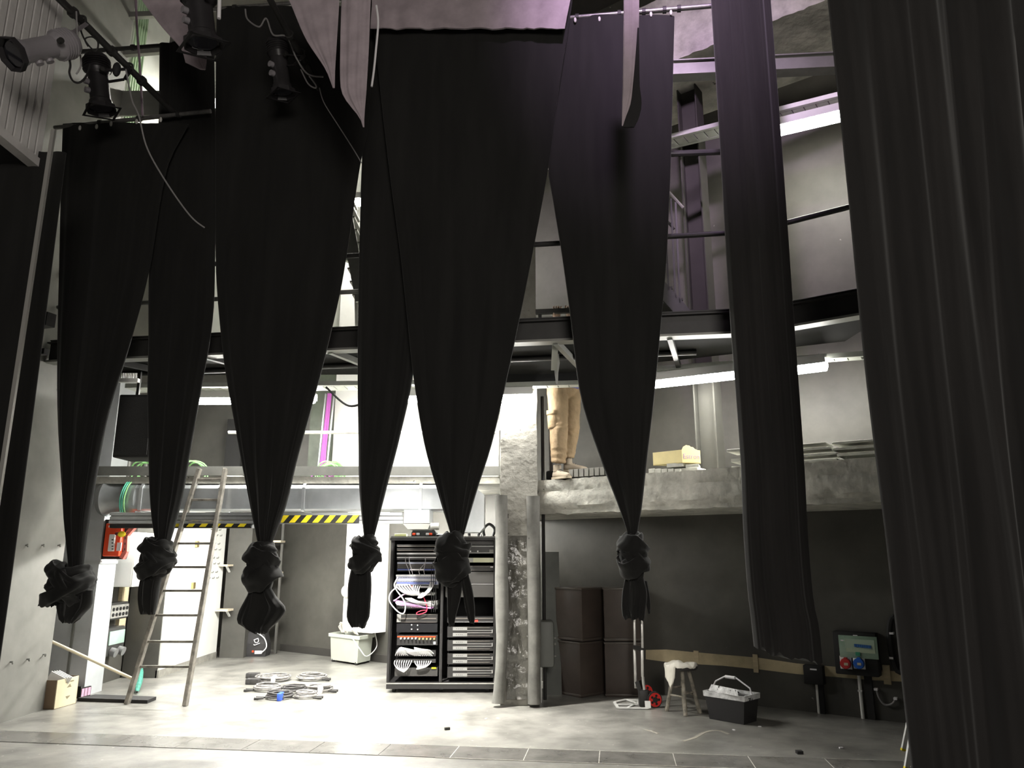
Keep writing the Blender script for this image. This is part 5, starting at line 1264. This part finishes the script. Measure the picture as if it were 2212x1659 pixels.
# ------------------------------------------------------------------ black paint tub
tu = thing('paint_tub', atZ(1574, 1562), 'black plastic paint tub with white splashed rim and raised handle', 'tub')
A, B = atZ(1533, 1553), atZ(1607, 1566); D0 = (B-A); nn = V((-D0.y, D0.x, 0)).normalized(); dpt = .24
H = onl(1570, 1497, (A.y+B.y)/2).z
base = [A, B, B + nn*dpt, A + nn*dpt]; cc = sum(base, V((0, 0, 0)))/4
def tr(f, z): return [cc + (p_-cc)*f + V((0, 0, z)) for p_ in base]
M_tubb = mat('black_tub', (.022, .021, .022), rough=.4, spots=(.7, .7, .7), spot_scale=9, spot_amt=.01)
k = MB(); k.rings([tr(1, .002), tr(1.15, H-.05), tr(1.13, H-.05), tr(.97, .02)]); k.build('body', M_tubb, tu, smooth=0)
M_spl = mat('splashed_rim', (.70, .70, .70), rough=.6, var=.5, scale=14, spots=(.03, .03, .03), spot_scale=16, spot_amt=.16)
k = MB(); k.rings([tr(1.14, H-.055), tr(1.22, H-.05), tr(1.24, H), tr(1.14, H), tr(1.10, H-.03)], cap=False); k.build('rim', M_spl, tu, smooth=0)
k = MB(); k.rings([tr(1.1, H-.06), tr(1.13, H-.045)]); k.build('paint_surface', M_rkd, tu, smooth=0)
u_ = D0.normalized(); e0 = cc + u_*(-D0.length*.61) + V((0, 0, H-.02)); e1 = cc + u_*(D0.length*.61) + V((0, 0, H-.02))
k = MB(); pts = [e0, e0 + u_*.06 + V((0, 0, .10)), e0.lerp(e1, .36) + V((0, 0, .155)), e0.lerp(e1, .64) + V((0, 0, .155)), e1 - u_*.02 + V((0, 0, .075)), e1]
k.tube(pts, .008, 8); k.build('handle', M_tagw, tu)
k = MB(); k.tube([e0.lerp(e1, .38) + V((0, 0, .155)), e0.lerp(e1, .62) + V((0, 0, .155))], .016, 10); k.build('grip', M_tagw, tu)
k = MB(); k.prism([tr(1.2, H-.0)[0] + V((.05, -.01, .0)), tr(1.2, H)[1] + V((-.06, -.01, 0)), tr(1.1, H)[1] + V((-.06, -.012, .06)), tr(1.1, H)[0] + V((.06, -.012, .06))], (0, .012, 0)); k.build('paint_grid', M_spl, tu, smooth=0)

# ------------------------------------------------------------------ beige band, sockets and conduits on the back wall
M_beige = mat('bare_plywood_band', (.50, .42, .27), rough=.8, var=.2, scale=5, spots=(.1, .08, .05), spot_scale=7, spot_amt=.02)
bl = (BACK[0]-.004, BACK[1])
up = [(1395, 1404), (1440, 1403), (1490, 1408), (1560, 1414), (1640, 1421), (1720, 1433), (1800, 1440), (1880, 1446), (1960, 1452)]
dn = [(1395, 1424), (1440, 1430), (1490, 1434), (1560, 1438), (1640, 1446), (1720, 1456), (1800, 1462), (1880, 1469), (1960, 1473)]
k = MB(); nb = V((-BACK[1], 1, 0)).normalized()
U = [onl(x, y, *bl) for x, y in up]; L_ = [onl(x, y, *bl) for x, y in dn]
rows = [[u_, l_, l_ + nb*.02, u_ + nb*.02] for u_, l_ in zip(U, L_)]
k.rings(rows); tag(k.build('wood_band', M_beige, smooth=0), 'beige unpainted plywood band low along the dark back wall', 'wood band')
def onb(px, py, off=0.0): return onl(px, py, BACK[0]-off*1.24, BACK[1])
ub = V((1, BACK[1], 0)).normalized(); RB_ = rotz(math.atan(BACK[1]))
def bbox(k, px0, py0, px1, py1, dep, bev=0.0, off=0.0):   # a box lying on the back wall
    A, B = onb(px0, py1, off), onb(px1, py0, off); w = (V((B.x, B.y, 0))-V((A.x, A.y, 0))).length
    c = (A+B)/2 - nb*dep/2; k.box(c, (w, dep, abs(B.z-A.z)), RB_, bev); return c
k = MB(); bbox(k, 1629, 1414, 1637, 1452, .015); tag(k.build('wood_joint', M_cream, smooth=0), 'small pale joint piece over the plywood band left of the long drape', 'joint piece')
k = MB(); bbox(k, 1500, 1406, 1509, 1432, .01); tag(k.build('wood_joint', M_cream, smooth=0), 'small pale joint piece over the plywood band behind the stool', 'joint piece')
db = thing('distribution_box', onb(1855, 1452), 'black power distribution box with green window, red and blue sockets on the back wall', 'power box')
k = MB(); c = bbox(k, 1812, 1366, 1896, 1452, .13, .012); k.build('case', M_blackm, db)
FO = .135
def face(px0, py0, px1, py1, m_, name, dep=.006, bev=0.0, par=db, lift=0.0):
    k = MB(); bbox(k, px0, py0, px1, py1, dep, bev, FO+lift); return k.build(name, m_, par, smooth=35 if bev else 0)
M_win = mat('green_window', (.24, .34, .26), rough=.18, var=.15, scale=6, spec=.7)
face(1815, 1376, 1894, 1419, M_win, 'window', .010, .004)
face(1826, 1383, 1888, 1400, mat('window_inner', (.36, .46, .36), rough=.3), 'breaker_panel', .004, lift=.011)
for i in range(8): face(1846+4.6*i, 1391+.5*i, 1849.6+4.6*i, 1397+.5*i, mat('breaker_blue', (.03, .12, .34), rough=.4), 'breaker', .012, lift=.012)
for i in range(4): face(1816+8*i, 1382+.4*i, 1822+8*i, 1384.2+.4*i, M_tagw, 'label_strip', .002, lift=.0115)
face(1828, 1402, 1890, 1408, mat('window_strip', (.40, .48, .34), rough=.3), 'lower_strip', .003, lift=.011)
face(1849, 1409, 1858, 1416, mat('green_latch', (.04, .28, .16), rough=.4), 'latch', .012, lift=.011)
face(1843, 1372, 1852, 1376, M_tagw, 'name_plate', .003)
for px, m_, nm in ((1827.5, mat('socket_red', (.42, .02, .02), rough=.4), 'red_socket'), (1856, mat('socket_blue', (.01, .09, .42), rough=.4), 'blue_socket')):
    pl_ = face(px-11.5, 1418, px+11.5, 1444, M_whitep, 'socket_plate', .008, .003)
    ROOT[pl_.name] = ROOT[db.name]
    k = MB(); o = onb(px, 1433, FO+.01); My = Matrix.Translation(o) @ RB_ @ Matrix.Rotation(PI/2, 4, 'X'); k.lathe([(.052, 0), (.052, .03), (.046, .036), (.02, .036)], My, 24); s_ = k.build(nm, m_, db)
    ROOT[s_.name] = ROOT[db.name]
    k = MB(); bbox(k, px-3.5, 1420, px+3.5, 1427, .03, .004, FO+.01); k.build('flap_hinge', m_, s_)
    k = MB(); bbox(k, px-4, 1432, px+4, 1437, .004, 0, FO+.048); k.build('socket_label', mat('tan_label', (.5, .45, .32), rough=.5), s_, smooth=0)
cd_ = thing('conduit', onb(1862, 1556), 'white conduit running from the distribution box down to the floor', 'conduit')
k = MB(); A, B = onb(1858, 1450, .02), onb(1865, 1558, .02); A.x = B.x; A.y = B.y; k.tube([V((B.x, B.y, 0)), A], .017, 10); k.build('tube', M_white, cd_)
k = MB(); bbox(k, 1855, 1490, 1864, 1493, .04); k.build('clip', M_whitep, cd_)
sk = thing('socket_box', onb(1760, 1475), 'small black socket box on the plywood band under the long drape', 'socket box')
k = MB(); bbox(k, 1743, 1437, 1781, 1474, .10, .008); k.build('case', M_blackm, sk)
k = MB(); bbox(k, 1750, 1445, 1764, 1447, .004, 0, .1); k.build('label_strip', M_tagw, sk, smooth=0)
k = MB(); A = onb(1764, 1474, .02); B = onb(1770, 1546, .02); k.tube([V((B.x, B.y, 0)), V((B.x, B.y, A.z))], .015, 10); tag(k.build('conduit', M_white), 'white conduit below the small black socket box', 'conduit')
for px0, px1, lab in ((1774, 1785, 'the small socket box'), (1876, 1892, 'the distribution box')):  # solid black strips stand in for the shadows cast beside the two boxes
    k = MB(); A, B = onb(px0, 1550), onb(px1, 1550); k.prism([(A.x, A.y, 0), (B.x, B.y, 0), (B.x, B.y, .45), (A.x, A.y, .45)], -nb*.03); tag(k.build('shadow_strip', M_blackm, smooth=0), 'upright black strip modelling the shadow on the wall beside ' + lab, 'shadow strip')
k = MB(); bbox(k, 1911, 1437, 1922, 1477, .03); tag(k.build('wood_block', M_cream, smooth=0), 'upright wooden block at the right end of the plywood band', 'wood block')
k = MB(); bbox(k, 1897, 1451, 1912, 1466, .02); tag(k.build('wood_block', M_cream, smooth=0), 'short wooden wedge left of the upright wooden block', 'wood block')
hl = thing('cable_holder', onb(1932, 1440), 'black cable holder on the wall at the edge of the right stage curtain', 'cable holder')
k = MB(); o = onb(1937, 1392, .04); k.tube([o + ub*.06*math.cos(a_) + V((0, 0, .26*math.sin(a_))) for a_ in [2*PI*j/24 for j in range(24)]], .03, 8, closed=True); k.build('loop', M_blackm, hl)
for py in (1367, 1420):
    k = MB(); bbox(k, 1924, py-2, 1932, py+2, .07); k.build('clip', M_tagw, hl)
k = MB(); k.tube(smoothpts([onb(1893, 1488, .03), onb(1898, 1505, .03), onb(1908, 1520, .03), onb(1920, 1523, .03), onb(1930, 1518, .03), onb(1935, 1508, .03)], 8), .010, 8); tag(k.build('wall_cable', MATS['grey_cable']), 'grey cable hanging in a loop below the wooden block', 'cable')
for px, py in ((1893, 1488), (1935, 1508)):
    k = MB(); bbox(k, px-3, py-2, px+4, py+2, .05); tag(k.build('cable_clip', M_tagw, smooth=0), 'small white clip at the ' + ('left' if px < 1900 else 'right') + ' end of the looped wall cable', 'clip')
# ------------------------------------------------------------------ A frame barrier at the right curtain, small things on the floor
af = thing('trestle', atZ(1962, 1640), 'white folding trestle half hidden behind the right stage curtain', 'trestle')
p1, p2, p3 = atZ(1951, 1622), atZ(1958, 1662), V((0, 0, 0))
tp = onl(1963, 1562, p1.y); tq = onl(1968, 1598, p2.y)
for p_, q_ in ((p1, tp), (p2, tq)):
    k = MB(); k.bar(p_, q_, .025, .035); k.build('leg', M_whitep, af, smooth=0)
    k = MB(); k.bar(p_, p_.lerp(q_, .08), .027, .037); k.build('foot', M_yel, af, smooth=0)
k = MB(); k.bar(tp, tp + V((.12, .05, -.36)), .03, .03); k.build('leg', M_whitep, af, smooth=0)
k = MB(); k.bar(tq, tp, .03, .03); k.build('ridge_bar', M_whitep, af, smooth=0)
k = MB(); o = atZ(1727, 1628); k.box(o + V((0, 0, .012)), (.05, .05, .024)); tag(k.build('black_block', M_blackm, smooth=0), 'small black block on the edge of the floor strip', 'block')
k = MB(); o = atZ(966, 1577); k.box(o + V((0, 0, .012)), (.05, .025, .022), rotz(.4)); tag(k.build('tape_scrap', M_black, smooth=0), 'dark scrap on the floor in front of the rack', 'scrap')
k = MB(); o = atZ(1817, 1617); k.box(o + V((0, 0, .006)), (.03, .02, .010)); tag(k.build('paper_scrap', M_tagw, smooth=0), 'white scrap on the floor in front of the distribution box', 'scrap')
for i, (px, py) in enumerate(((1075, 1552), (1050, 1553), (1585, 1577), (1641, 1570))):
    k = MB(); o = atZ(px, py); k.box(o + V((0, 0, .003)), (.03, .014, .006), rotz(i)); tag(k.build('paint_fleck', M_tagw, smooth=0), 'tiny white paint fleck on the floor', 'fleck', 'white flecks on the floor')
k = MB()
pts = smoothpts([atZ(1475, 1601), atZ(1500, 1594), atZ(1522, 1582), atZ(1550, 1578), atZ(1575, 1586)], 6)
for p_, q_ in zip(pts, pts[1:]): k.bar(p_ + V((0, 0, .001)), q_ + V((0, 0, .001)), .035, .0015)
pts = smoothpts([atZ(1393, 1576), atZ(1408, 1580), atZ(1422, 1585)], 4)
for p_, q_ in zip(pts, pts[1:]): k.bar(p_ + V((0, 0, .001)), q_ + V((0, 0, .001)), .03, .0015)
tag(k.build('trim_3', mat('scuff_marks', (.30, .28, .24), rough=.8), smooth=0), 'pale scuff marks on the stage floor', 'floor scuff', kind='structure')

# ------------------------------------------------------------------ on the concrete ledge
def onle(px, py, back=0.0): return onl(px, py, EDGE[0]+back, EDGE[1])
ue = V((1, EDGE[1], 0)).normalized(); ne = V((EDGE[1], -1, 0)).normalized()*-1; RE = rotz(math.atan(EDGE[1]))
LT = LZ1 + .012
yc = thing('yellow_carton', onle(1460, 1000, .2), 'torn yellow carton lying on grey blocks on the ledge', 'carton')
A, B, D = onle(1411, 1003, .10), onle(1474, 1000, .05), onle(1513, 1004, .25)
h1 = onle(1411, 975, .10).z - A.z
A.z = B.z; D.z = B.z
M_yc = mat('yellow_cardboard', (.86, .74, .38), rough=.7, var=.08, scale=6)
k = MB(); k.prism([A, B, B + V((0, 0, h1)), A + V((0, 0, h1))], ne*.012); k.prism([B, D, D + V((0, 0, h1)), B + V((0, 0, h1))], ne*.012)
E_ = A + (D-B); k.prism([A, E_, E_ + V((0, 0, h1*.9)), A + V((0, 0, h1*.9))], ue*.012); k.prism([A, B, D, E_], (0, 0, .01)); k.build('walls', M_yc, yc, smooth=0)
fl = [B.lerp(D, t) + V((0, 0, h1*(1+z))) for t, z in ((.0, 0), (.08, .22), (.25, .36), (.42, .33), (.5, .24), (.62, .22), (.7, .1), (.85, .02), (.85, -.02), (0, -.02))]
k = MB(); k.prism(fl, ne*.010); k.build('torn_flap', M_yc, yc, smooth=0)
uf = (D-B).normalized(); nf = V((uf.y, -uf.x, 0)); Mf = Matrix((uf, V((0, 0, 1)), nf)).transposed()
lettering('Estron', B.lerp(D, .52) + V((0, 0, h1*.5)) + nf*.003, .075, Mf, mat('faded_purple_print', (.50, .36, .50), rough=.7), yc, 'print', .001)
M_blk = mat('grey_block', (.55, .55, .50), rough=.8, var=.2, scale=8, bump=.2, bscale=30)
def blk(label, px0, px1, py0, py1, dep, back=.06, name='concrete_block', m_=M_blk, grp=None, rz=0.0):
    A, B = onle(px0, py1, back), onle(px1, py0, back); w = (V((B.x, B.y, 0))-V((A.x, A.y, 0))).length; h = abs(B.z-A.z)
    zb_ = min(A.z, B.z); c = (A+B)/2 + ne*dep/2; c.z = zb_ + h/2
    k = MB(); k.box(c, (w, dep, h), RE @ rotz(rz), .004); return tag(k.build(name, m_, smooth=0), label, 'block', grp)
B1 = blk('grey block directly under the middle of the yellow carton', 1440, 1474, 999, 1010, .25)
blk('low grey block at the foot of the block pile under the yellow carton', 1468, 1506, 1009, 1020, .3, .10)
blk('tilted grey block under the right end of the yellow carton', 1476, 1502, 1002, 1012, .2, .12, rz=.3)
for i in range(5): blk('short grey paving piece in the row along the ledge edge left of the yellow carton', 1401+14*i, 1413+14*i, 1012, 1023, .16, .05, 'paving_piece', grp='paving pieces in a row on the ledge')
# slabs further right
def slab(px0, px1, py0, py1, label, g): return blk(label, px0, px1, py0, py1, .30, .10, 'concrete_slab', M_blk, g)
SG = 'grey slabs stacked on the ledge'
for (x0, x1, y0, y1, l) in ((1580, 1640, 1003, 1012, 'lowest slab of the short stack left of the long drape'), (1579, 1640, 986, 999, 'middle slab of the short stack left of the long drape'), (1570, 1640, 965, 977, 'overhanging top slab of the short stack left of the long drape'),
    (1700, 1808, 990, 1003, 'bottom left slab of the wide stack at the right end of the ledge'), (1809, 1895, 987, 999, 'bottom right slab of the wide stack at the right end of the ledge'),
    (1700, 1806, 977, 989, 'second left slab of the wide stack at the right end of the ledge'), (1808, 1893, 974, 986, 'second right slab of the wide stack at the right end of the ledge'),
    (1700, 1795, 964, 976, 'third left slab of the wide stack at the right end of the ledge'), (1797, 1889, 961, 973, 'third right slab of the wide stack at the right end of the ledge'),
    (1797, 1886, 948, 960, 'top right slab of the wide stack at the right end of the ledge'), (1700, 1782, 955, 963, 'broken top left slab of the wide stack at the right end of the ledge')):
    slab(x0, x1, y0, y1, l, SG)
sp2 = thing('slotted_plank', onle(1260, 1030, .12), 'slotted grey plank lying on the ledge in front of the person', 'plank')
A, B = onle(1228, 1033, .06), onle(1330, 1027, .06); A.z = B.z = LT
k = MB()
n_ = 9; L_ = (B-A).length
for i in range(n_):
    c = A + ue*(L_*(i+.5)/n_) + ne*.05 + V((0, 0, .055)); k.box(c, (L_/n_-.014, .10, .09), RE)
k.build('segments', mat('dull_grey_block', (.20, .195, .175), rough=.8, var=.2, scale=8), sp2, smooth=0)
k = MB(); k.box((A+B)/2 + ne*.06 + V((0, 0, .02)), (L_, .08, .04), RE); k.build('core', M_black, sp2, smooth=0)
k = MB(); A = onle(1172, 1035, .04); k.box(A + ue*.06 + ne*.30 + V((0, 0, .065)), (.30, .2, .11), RE, .02); tag(k.build('dark_bundle', M_blackm), 'dark bundle on the ledge beside the pillar at the feet of the person', 'bundle')
# ------------------------------------------------------------------ the person on the ledge
M_skin = mat('skin', (.74, .54, .43), rough=.5); M_trs = mat('tan_work_trousers', (.24, .17, .098), rough=.85, var=.14, scale=9, bump=.35, bscale=26)
M_shirt = mat('blue_shirt', (.06, .07, .26), rough=.85); M_shoe = mat('tan_shoe_suede', (.30, .25, .19), rough=.8, var=.15, scale=16); M_sole = mat('tan_sole', (.40, .34, .25), rough=.7)
foot0 = atY(1206, 1030, 8.74); GZ = LZ1 + .005
pe = thing('person', (atY(1216, 838, 8.84).x, 8.84, GZ), 'person in tan cargo trousers and blue shirt standing on the ledge, hands on the rail', 'person')
hipN, kneeN, ankN = atY(1204, 852, 8.83), atY(1207, 930, 8.79), atY(1206, 996, 8.80)
hipF, kneeF, ankF = atY(1236, 856, 8.96), atY(1234, 938, 8.92), atY(1226, 984, 8.90)
pel = atY(1217, 846, 8.90); chest = V((pel.x + .03, 8.90, GZ + 1.30)); neck = V((pel.x + .02, 8.87, GZ + 1.50)); headc = V((pel.x + .04, 8.84, GZ + 1.66))
wf = V((.72, -.69, 0)).normalized()        # the way he faces
wl = V((wf.y, -wf.x, 0))                   # towards the viewer's left: his right side
bzr = bz + .012                                   # top of the rail
def railY(x): return 8.46 + (8.28-8.46)*(x-.28)/(1.75-.28)
def finish(k, name, m_, vox, it=4, par=pe):
    o = k.build(name, m_, par, smooth=80)
    md = o.modifiers.new('merge', 'REMESH'); md.mode = 'VOXEL'; md.voxel_size = vox; md.use_smooth_shade = True
    ms = o.modifiers.new('soften', 'SMOOTH'); ms.iterations = it; ms.factor = .5
    return o
# body, one continuous surface
k = MB()
k.ball(pel + V((0, 0, .02)), (.15, .12, .12), 12)
k.tube(smoothpts([pel, pel.lerp(chest, .5), chest, neck - V((0, 0, .06))], 6), [.135]*7 + [.145]*6 + [.15]*3 + [.13, .11, .09], 16) if False else k.tube([pel, pel.lerp(chest, .4), chest, neck - V((0, 0, .08))], [.135, .13, .155, .10], 16)
k.tube([neck - V((0, 0, .10)), neck + V((0, 0, .08))], .055, 12)
k.ball(headc, (.078, .095, .115), 14, R=rotz(math.atan2(wf.y, wf.x) + PI/2))
k.ball(headc + wf*.045 + V((0, 0, -.07)), (.05, .05, .045), 10)                 # jaw
k.ball(headc + wf*.10 + V((0, 0, -.015)), (.014, .016, .024), 8)                # nose
for s in (-1, 1): k.ball(headc + wl*s*.082 + V((0, 0, -.01)), (.012, .018, .03), 8)   # ears
for hp_, kn_, an_ in ((hipN, kneeN, ankN), (hipF, kneeF, ankF)):
    k.tube([hp_, hp_.lerp(kn_, .5), kn_, kn_.lerp(an_, .35), an_ + V((0, 0, -.03))], [.085, .072, .055, .055, .038], 14)
hands = []
for px, sh in ((1204, 1), (1229, -1)):
    x = atY(px, 662, 8.43).x; y = railY(x); top = bzr
    should = neck + wl*sh*.19 + V((0, 0, -.08))
    wrist = V((x + .006, y + .075, top - .10)); elb = should.lerp(wrist, .52) + V((0, .05, -.05)) + wl*sh*.05
    k.tube([neck + V((0, 0, -.09)), should, elb, wrist], [.07, .062, .045, .029], 12)
    k.tube([wrist, V((x, y + .055, top - .055)), V((x, y + .045, top - .008))], [.029, .040, .040], 12)    # palm
    for j in range(4):
        fx = x - .042 + .028*j; L_ = (.92, 1.0, .97, .80)[j]
        k.tube([V((x - .030 + .020*j, y + .045, top - .015)), V((fx, y + .030, top + .012)), V((fx, y + .004, top + .0175)), V((fx, y - .024*L_, top + .013)), V((fx, y - .034*L_, top - .004))], [.0105, .0098, .0092, .0085, .007], 8)
    k.tube([V((x - .02*sh, y + .06, top - .08)), V((x - .045*sh, y + .045, top - .085)), V((x - .05*sh, y + .015, top - .075)), V((x - .045*sh, y - .03, top - .072))], [.014, .012, .0105, .008], 8)
bd = finish(k, 'body', M_skin, .0045, 1)
# trousers with creases
k = MB()
def leg(h_, kn_, an_, r0, seed, side):
    ctr = smoothpts([h_ + V((0, 0, .10)), h_, h_.lerp(kn_, .5), kn_, kn_.lerp(an_, .5), an_.lerp(kn_, .06)], 9); rows = []; n_ = len(ctr)
    for i, c in enumerate(ctr):
        t = i/(n_-1); r = r0*(1.02 - .30*t) if t < .6 else r0*(.84 - .18*(t-.6)/.4)
        bag = .007*math.sin(max(0, t-.80)*85)*(1 if t > .80 else 0)
        if .52 < t < .62: bag += .006*math.sin((t-.52)*120)
        ring = []
        for j in range(24):
            a_ = 2*PI*j/24; u_ = V((math.cos(a_), math.sin(a_), 0))
            f = .008*noise.noise(V((u_.x*2.2, u_.y*2.2 + seed, t*9))) + .006*noise.noise(V((u_.x*5, u_.y*5, t*22 + seed)))
            ring.append(c + u_*(r + bag*(.6+.4*math.cos(a_+seed)) + f) + V((0, 0, .012*math.sin(a_*1.0 + t*12))))
        rows.append(ring)
    k.rings(rows)
leg(hipN, kneeN, ankN - V((0, 0, .05)), .128, 1.0, 1); leg(hipF, kneeF, ankF - V((0, 0, .045)), .112, 4.0, -1)
k.ball(pel + V((.0, .0, .02)), (.185, .15, .13), 14); k.ball(hipN + V((0, .02, .03)), (.125, .125, .13), 12); k.ball(hipF + V((0, -.02, .03)), (.11, .12, .13), 12)
tr_ = finish(k, 'trousers', M_trs, .009, 2)
# cargo pocket on the near thigh
k = MB(); c = atY(1197, 906, 8.70)
rows = []
for i in range(9):
    t = i/8; z = c.z + .105 - .21*t; row = []
    for j in range(9):
        s = j/8; x = c.x - .078 + .156*s + .012*t
        row.append(V((x, 8.705 + .055*abs(s-.5)**2*4 - .012*math.sin(PI*t) + .004*noise.noise(V((s*4, t*5, 1))), z)))
    rows.append(row)
k.rings(rows, closed=False); k.build('cargo_pocket', M_trs, pe, smooth=60, solid=.012)
k = MB(); rows = []
for i in range(4):
    row = []
    for j in range(9):
        s = j/8; x = c.x - .084 + .168*s; row.append(V((x, 8.692 + .055*abs(s-.5)**2*4 + .006*math.sin(s*9), c.z + .115 - .018*i)))
    rows.append(row)
k.rings(rows, closed=False); k.build('pocket_flap', M_trs, pe, smooth=60, solid=.010)
# shirt
k = MB(); rows = []
for i, (c_, rx, ry) in enumerate(((pel + V((.02, 0, .02)), .20, .165), (pel + V((.015, 0, .12)), .185, .15), (pel.lerp(chest, .5), .175, .15), (chest, .20, .16), (neck + V((0, 0, -.10)), .17, .12), (neck + V((0, 0, -.02)), .07, .07))):
    rows.append([c_ + wl*(rx*math.cos(a_)*(1+.03*math.sin(5*a_))) + wf*(ry*math.sin(a_)) for a_ in [2*PI*j/28 for j in range(28)]])
k.rings(rows)
for px, sh in ((1204, 1), (1229, -1)):
    should = neck + wl*sh*.19 + V((0, 0, -.08)); x = atY(px, 662, 8.43).x; wrist = V((x, railY(x)+.075, bzr-.10)); elb = should.lerp(wrist, .52) + V((0, .05, -.05)) + wl*sh*.05
    k.tube([neck + V((0, 0, -.11)), should, should.lerp(elb, .55)], [.09, .085, .075], 14)
finish(k, 'shirt', M_shirt, .010, 2)
k = MB(); k.ball(headc - wf*.012 + V((0, 0, .028)), (.085, .10, .105), 12, amp=.06, freq=8, R=rotz(math.atan2(wf.y, wf.x) + PI/2)); k.build('hair', mat('dark_hair', (.05, .035, .025), rough=.7), pe)
for s in (-1, 1):
    k = MB(); k.ball(headc + wf*.086 + wl*s*.032 + V((0, 0, .008)), .011, 8); k.build('eye', M_black, pe)
# shoes
def shoe(heel, toe, w, label):
    d = (toe-heel); d.z = 0; L_ = d.length; d.normalize(); n = V((-d.y, d.x, 0)); z0 = heel.z
    rows = []; prof = ((0, .75, .085), (.06, .9, .098), (.22, .96, .105), (.38, .95, .098), (.52, 1.0, .076), (.68, 1.08, .062), (.84, 1.0, .052), (.95, .72, .042), (1.0, .35, .03))
    k = MB()
    for t, ww, hh_ in prof:
        c = heel + d*L_*t; rows.append([V((c.x, c.y, z0 + .018)) + n*(w/2*ww*math.cos(a_)) + V((0, 0, hh_*max(0, math.sin(a_))**.8)) for a_ in [PI*j/14 for j in range(15)]])
    k.rings(rows); s_ = k.build('shoe', M_shoe, pe, smooth=60, sub=1)
    k = MB(); rows = []
    for t, ww, hh_ in prof:
        c = heel + d*L_*(t*1.03-.015); rows.append([V((c.x, c.y, z0)) + n*(w/2*(ww+.08)*x_) + V((0, 0, z_)) for x_, z_ in ((1, 0), (1.02, .026), (-1.02, .026), (-1, 0))])
    k.rings(rows); k.build('sole', M_sole, s_, smooth=40)
    k = MB()
    for i in range(4):
        c = heel + d*L_*(.42+.08*i); zz = z0 + .018 + (.094-.011*i); k.tube([V((c.x, c.y, zz-.012)) - n*w*.26, V((c.x, c.y, zz+.004)), V((c.x, c.y, zz-.012)) + n*w*.26], .0045, 6)
    k.build('laces', mat('dark_lace', (.07, .065, .06), rough=.7), s_)
    k = MB(); c = heel + d*L_*.2; k.tube([V((c.x, c.y, z0 + .09)), V((c.x, c.y, z0 + .17))], .048, 12); k.build('sock', M_shoe, s_)
hN = V((ankN.x - .045, ankN.y + .045, GZ)); shoe(hN, hN + V((.15, -.21, 0)).normalized()*.275, .105, 'near')
hF = V((ankF.x - .05, 8.90, GZ + .095)); shoe(hF, hF + V((.27, -.05, 0)).normalized()*.285, .10, 'far')
# ------------------------------------------------------------------ lights and view
def area(name, loc, target, size, power, col):
    l = bpy.data.lights.new(name, 'AREA'); l.shape = 'DISK'; l.size = size; l.energy = power; l.color = col
    o = bpy.data.objects.new(name, l); C.objects.link(o); o.location = loc
    d = V(target)-V(loc); o.rotation_euler = d.to_track_quat('-Z', 'Y').to_euler()
    return o
area('house_light', (1.2, -4.0, 4.2), (1.8, 7, 2.4), 3.0, 430, (1.0, .94, .86))
area('purple_stage_light', (.9, 2.6, 8.6), (1.55, 6.3, 6.8), .4, 40, (.90, .66, 1.0)).data.spread = math.radians(48)
fl = thing('flood_light', (-1.45, 7.75, 3.42), 'black flood light under the walkway behind the middle drapes, pointing down', 'flood light')
k = MB(); k.box((-1.45, 7.75, 3.47), (.30, .22, .10), bev=.015); k.build('housing', M_black, fl)
k = MB(); k.box((-1.45, 7.75, 3.417), (.26, .18, .006)); k.build('glass', mat('flood_glass', (1, .98, .93), emis=LAMP_E*1.5), fl, smooth=0)
k = MB(); k.bar((-1.45, 7.75, 3.52), (-1.45, 7.75, zb+.07), .03, .03); k.build('bracket', M_black, fl)
area('flood', (-1.45, 7.75, 3.405), (-1.35, 8.35, 0), .22, 270, (1.0, .97, .90)).data.spread = math.radians(92)
w = bpy.data.worlds.new('world'); bpy.context.scene.world = w; w.use_nodes = True
w.node_tree.nodes['Background'].inputs['Color'].default_value = (.6, .55, .58, 1)
w.node_tree.nodes['Background'].inputs['Strength'].default_value = .02
vs = bpy.context.scene.view_settings
vs.view_transform = 'Standard'; vs.look = 'None'; vs.exposure = 0.0; vs.gamma = 1.0; vs.use_curve_mapping = False
# ------------------------------------------------------------------ every top-level object says its kind
for o in list(C.objects):
    if o.parent is None and o.type in {'MESH', 'EMPTY'} and 'kind' not in o: o['kind'] = 'thing'
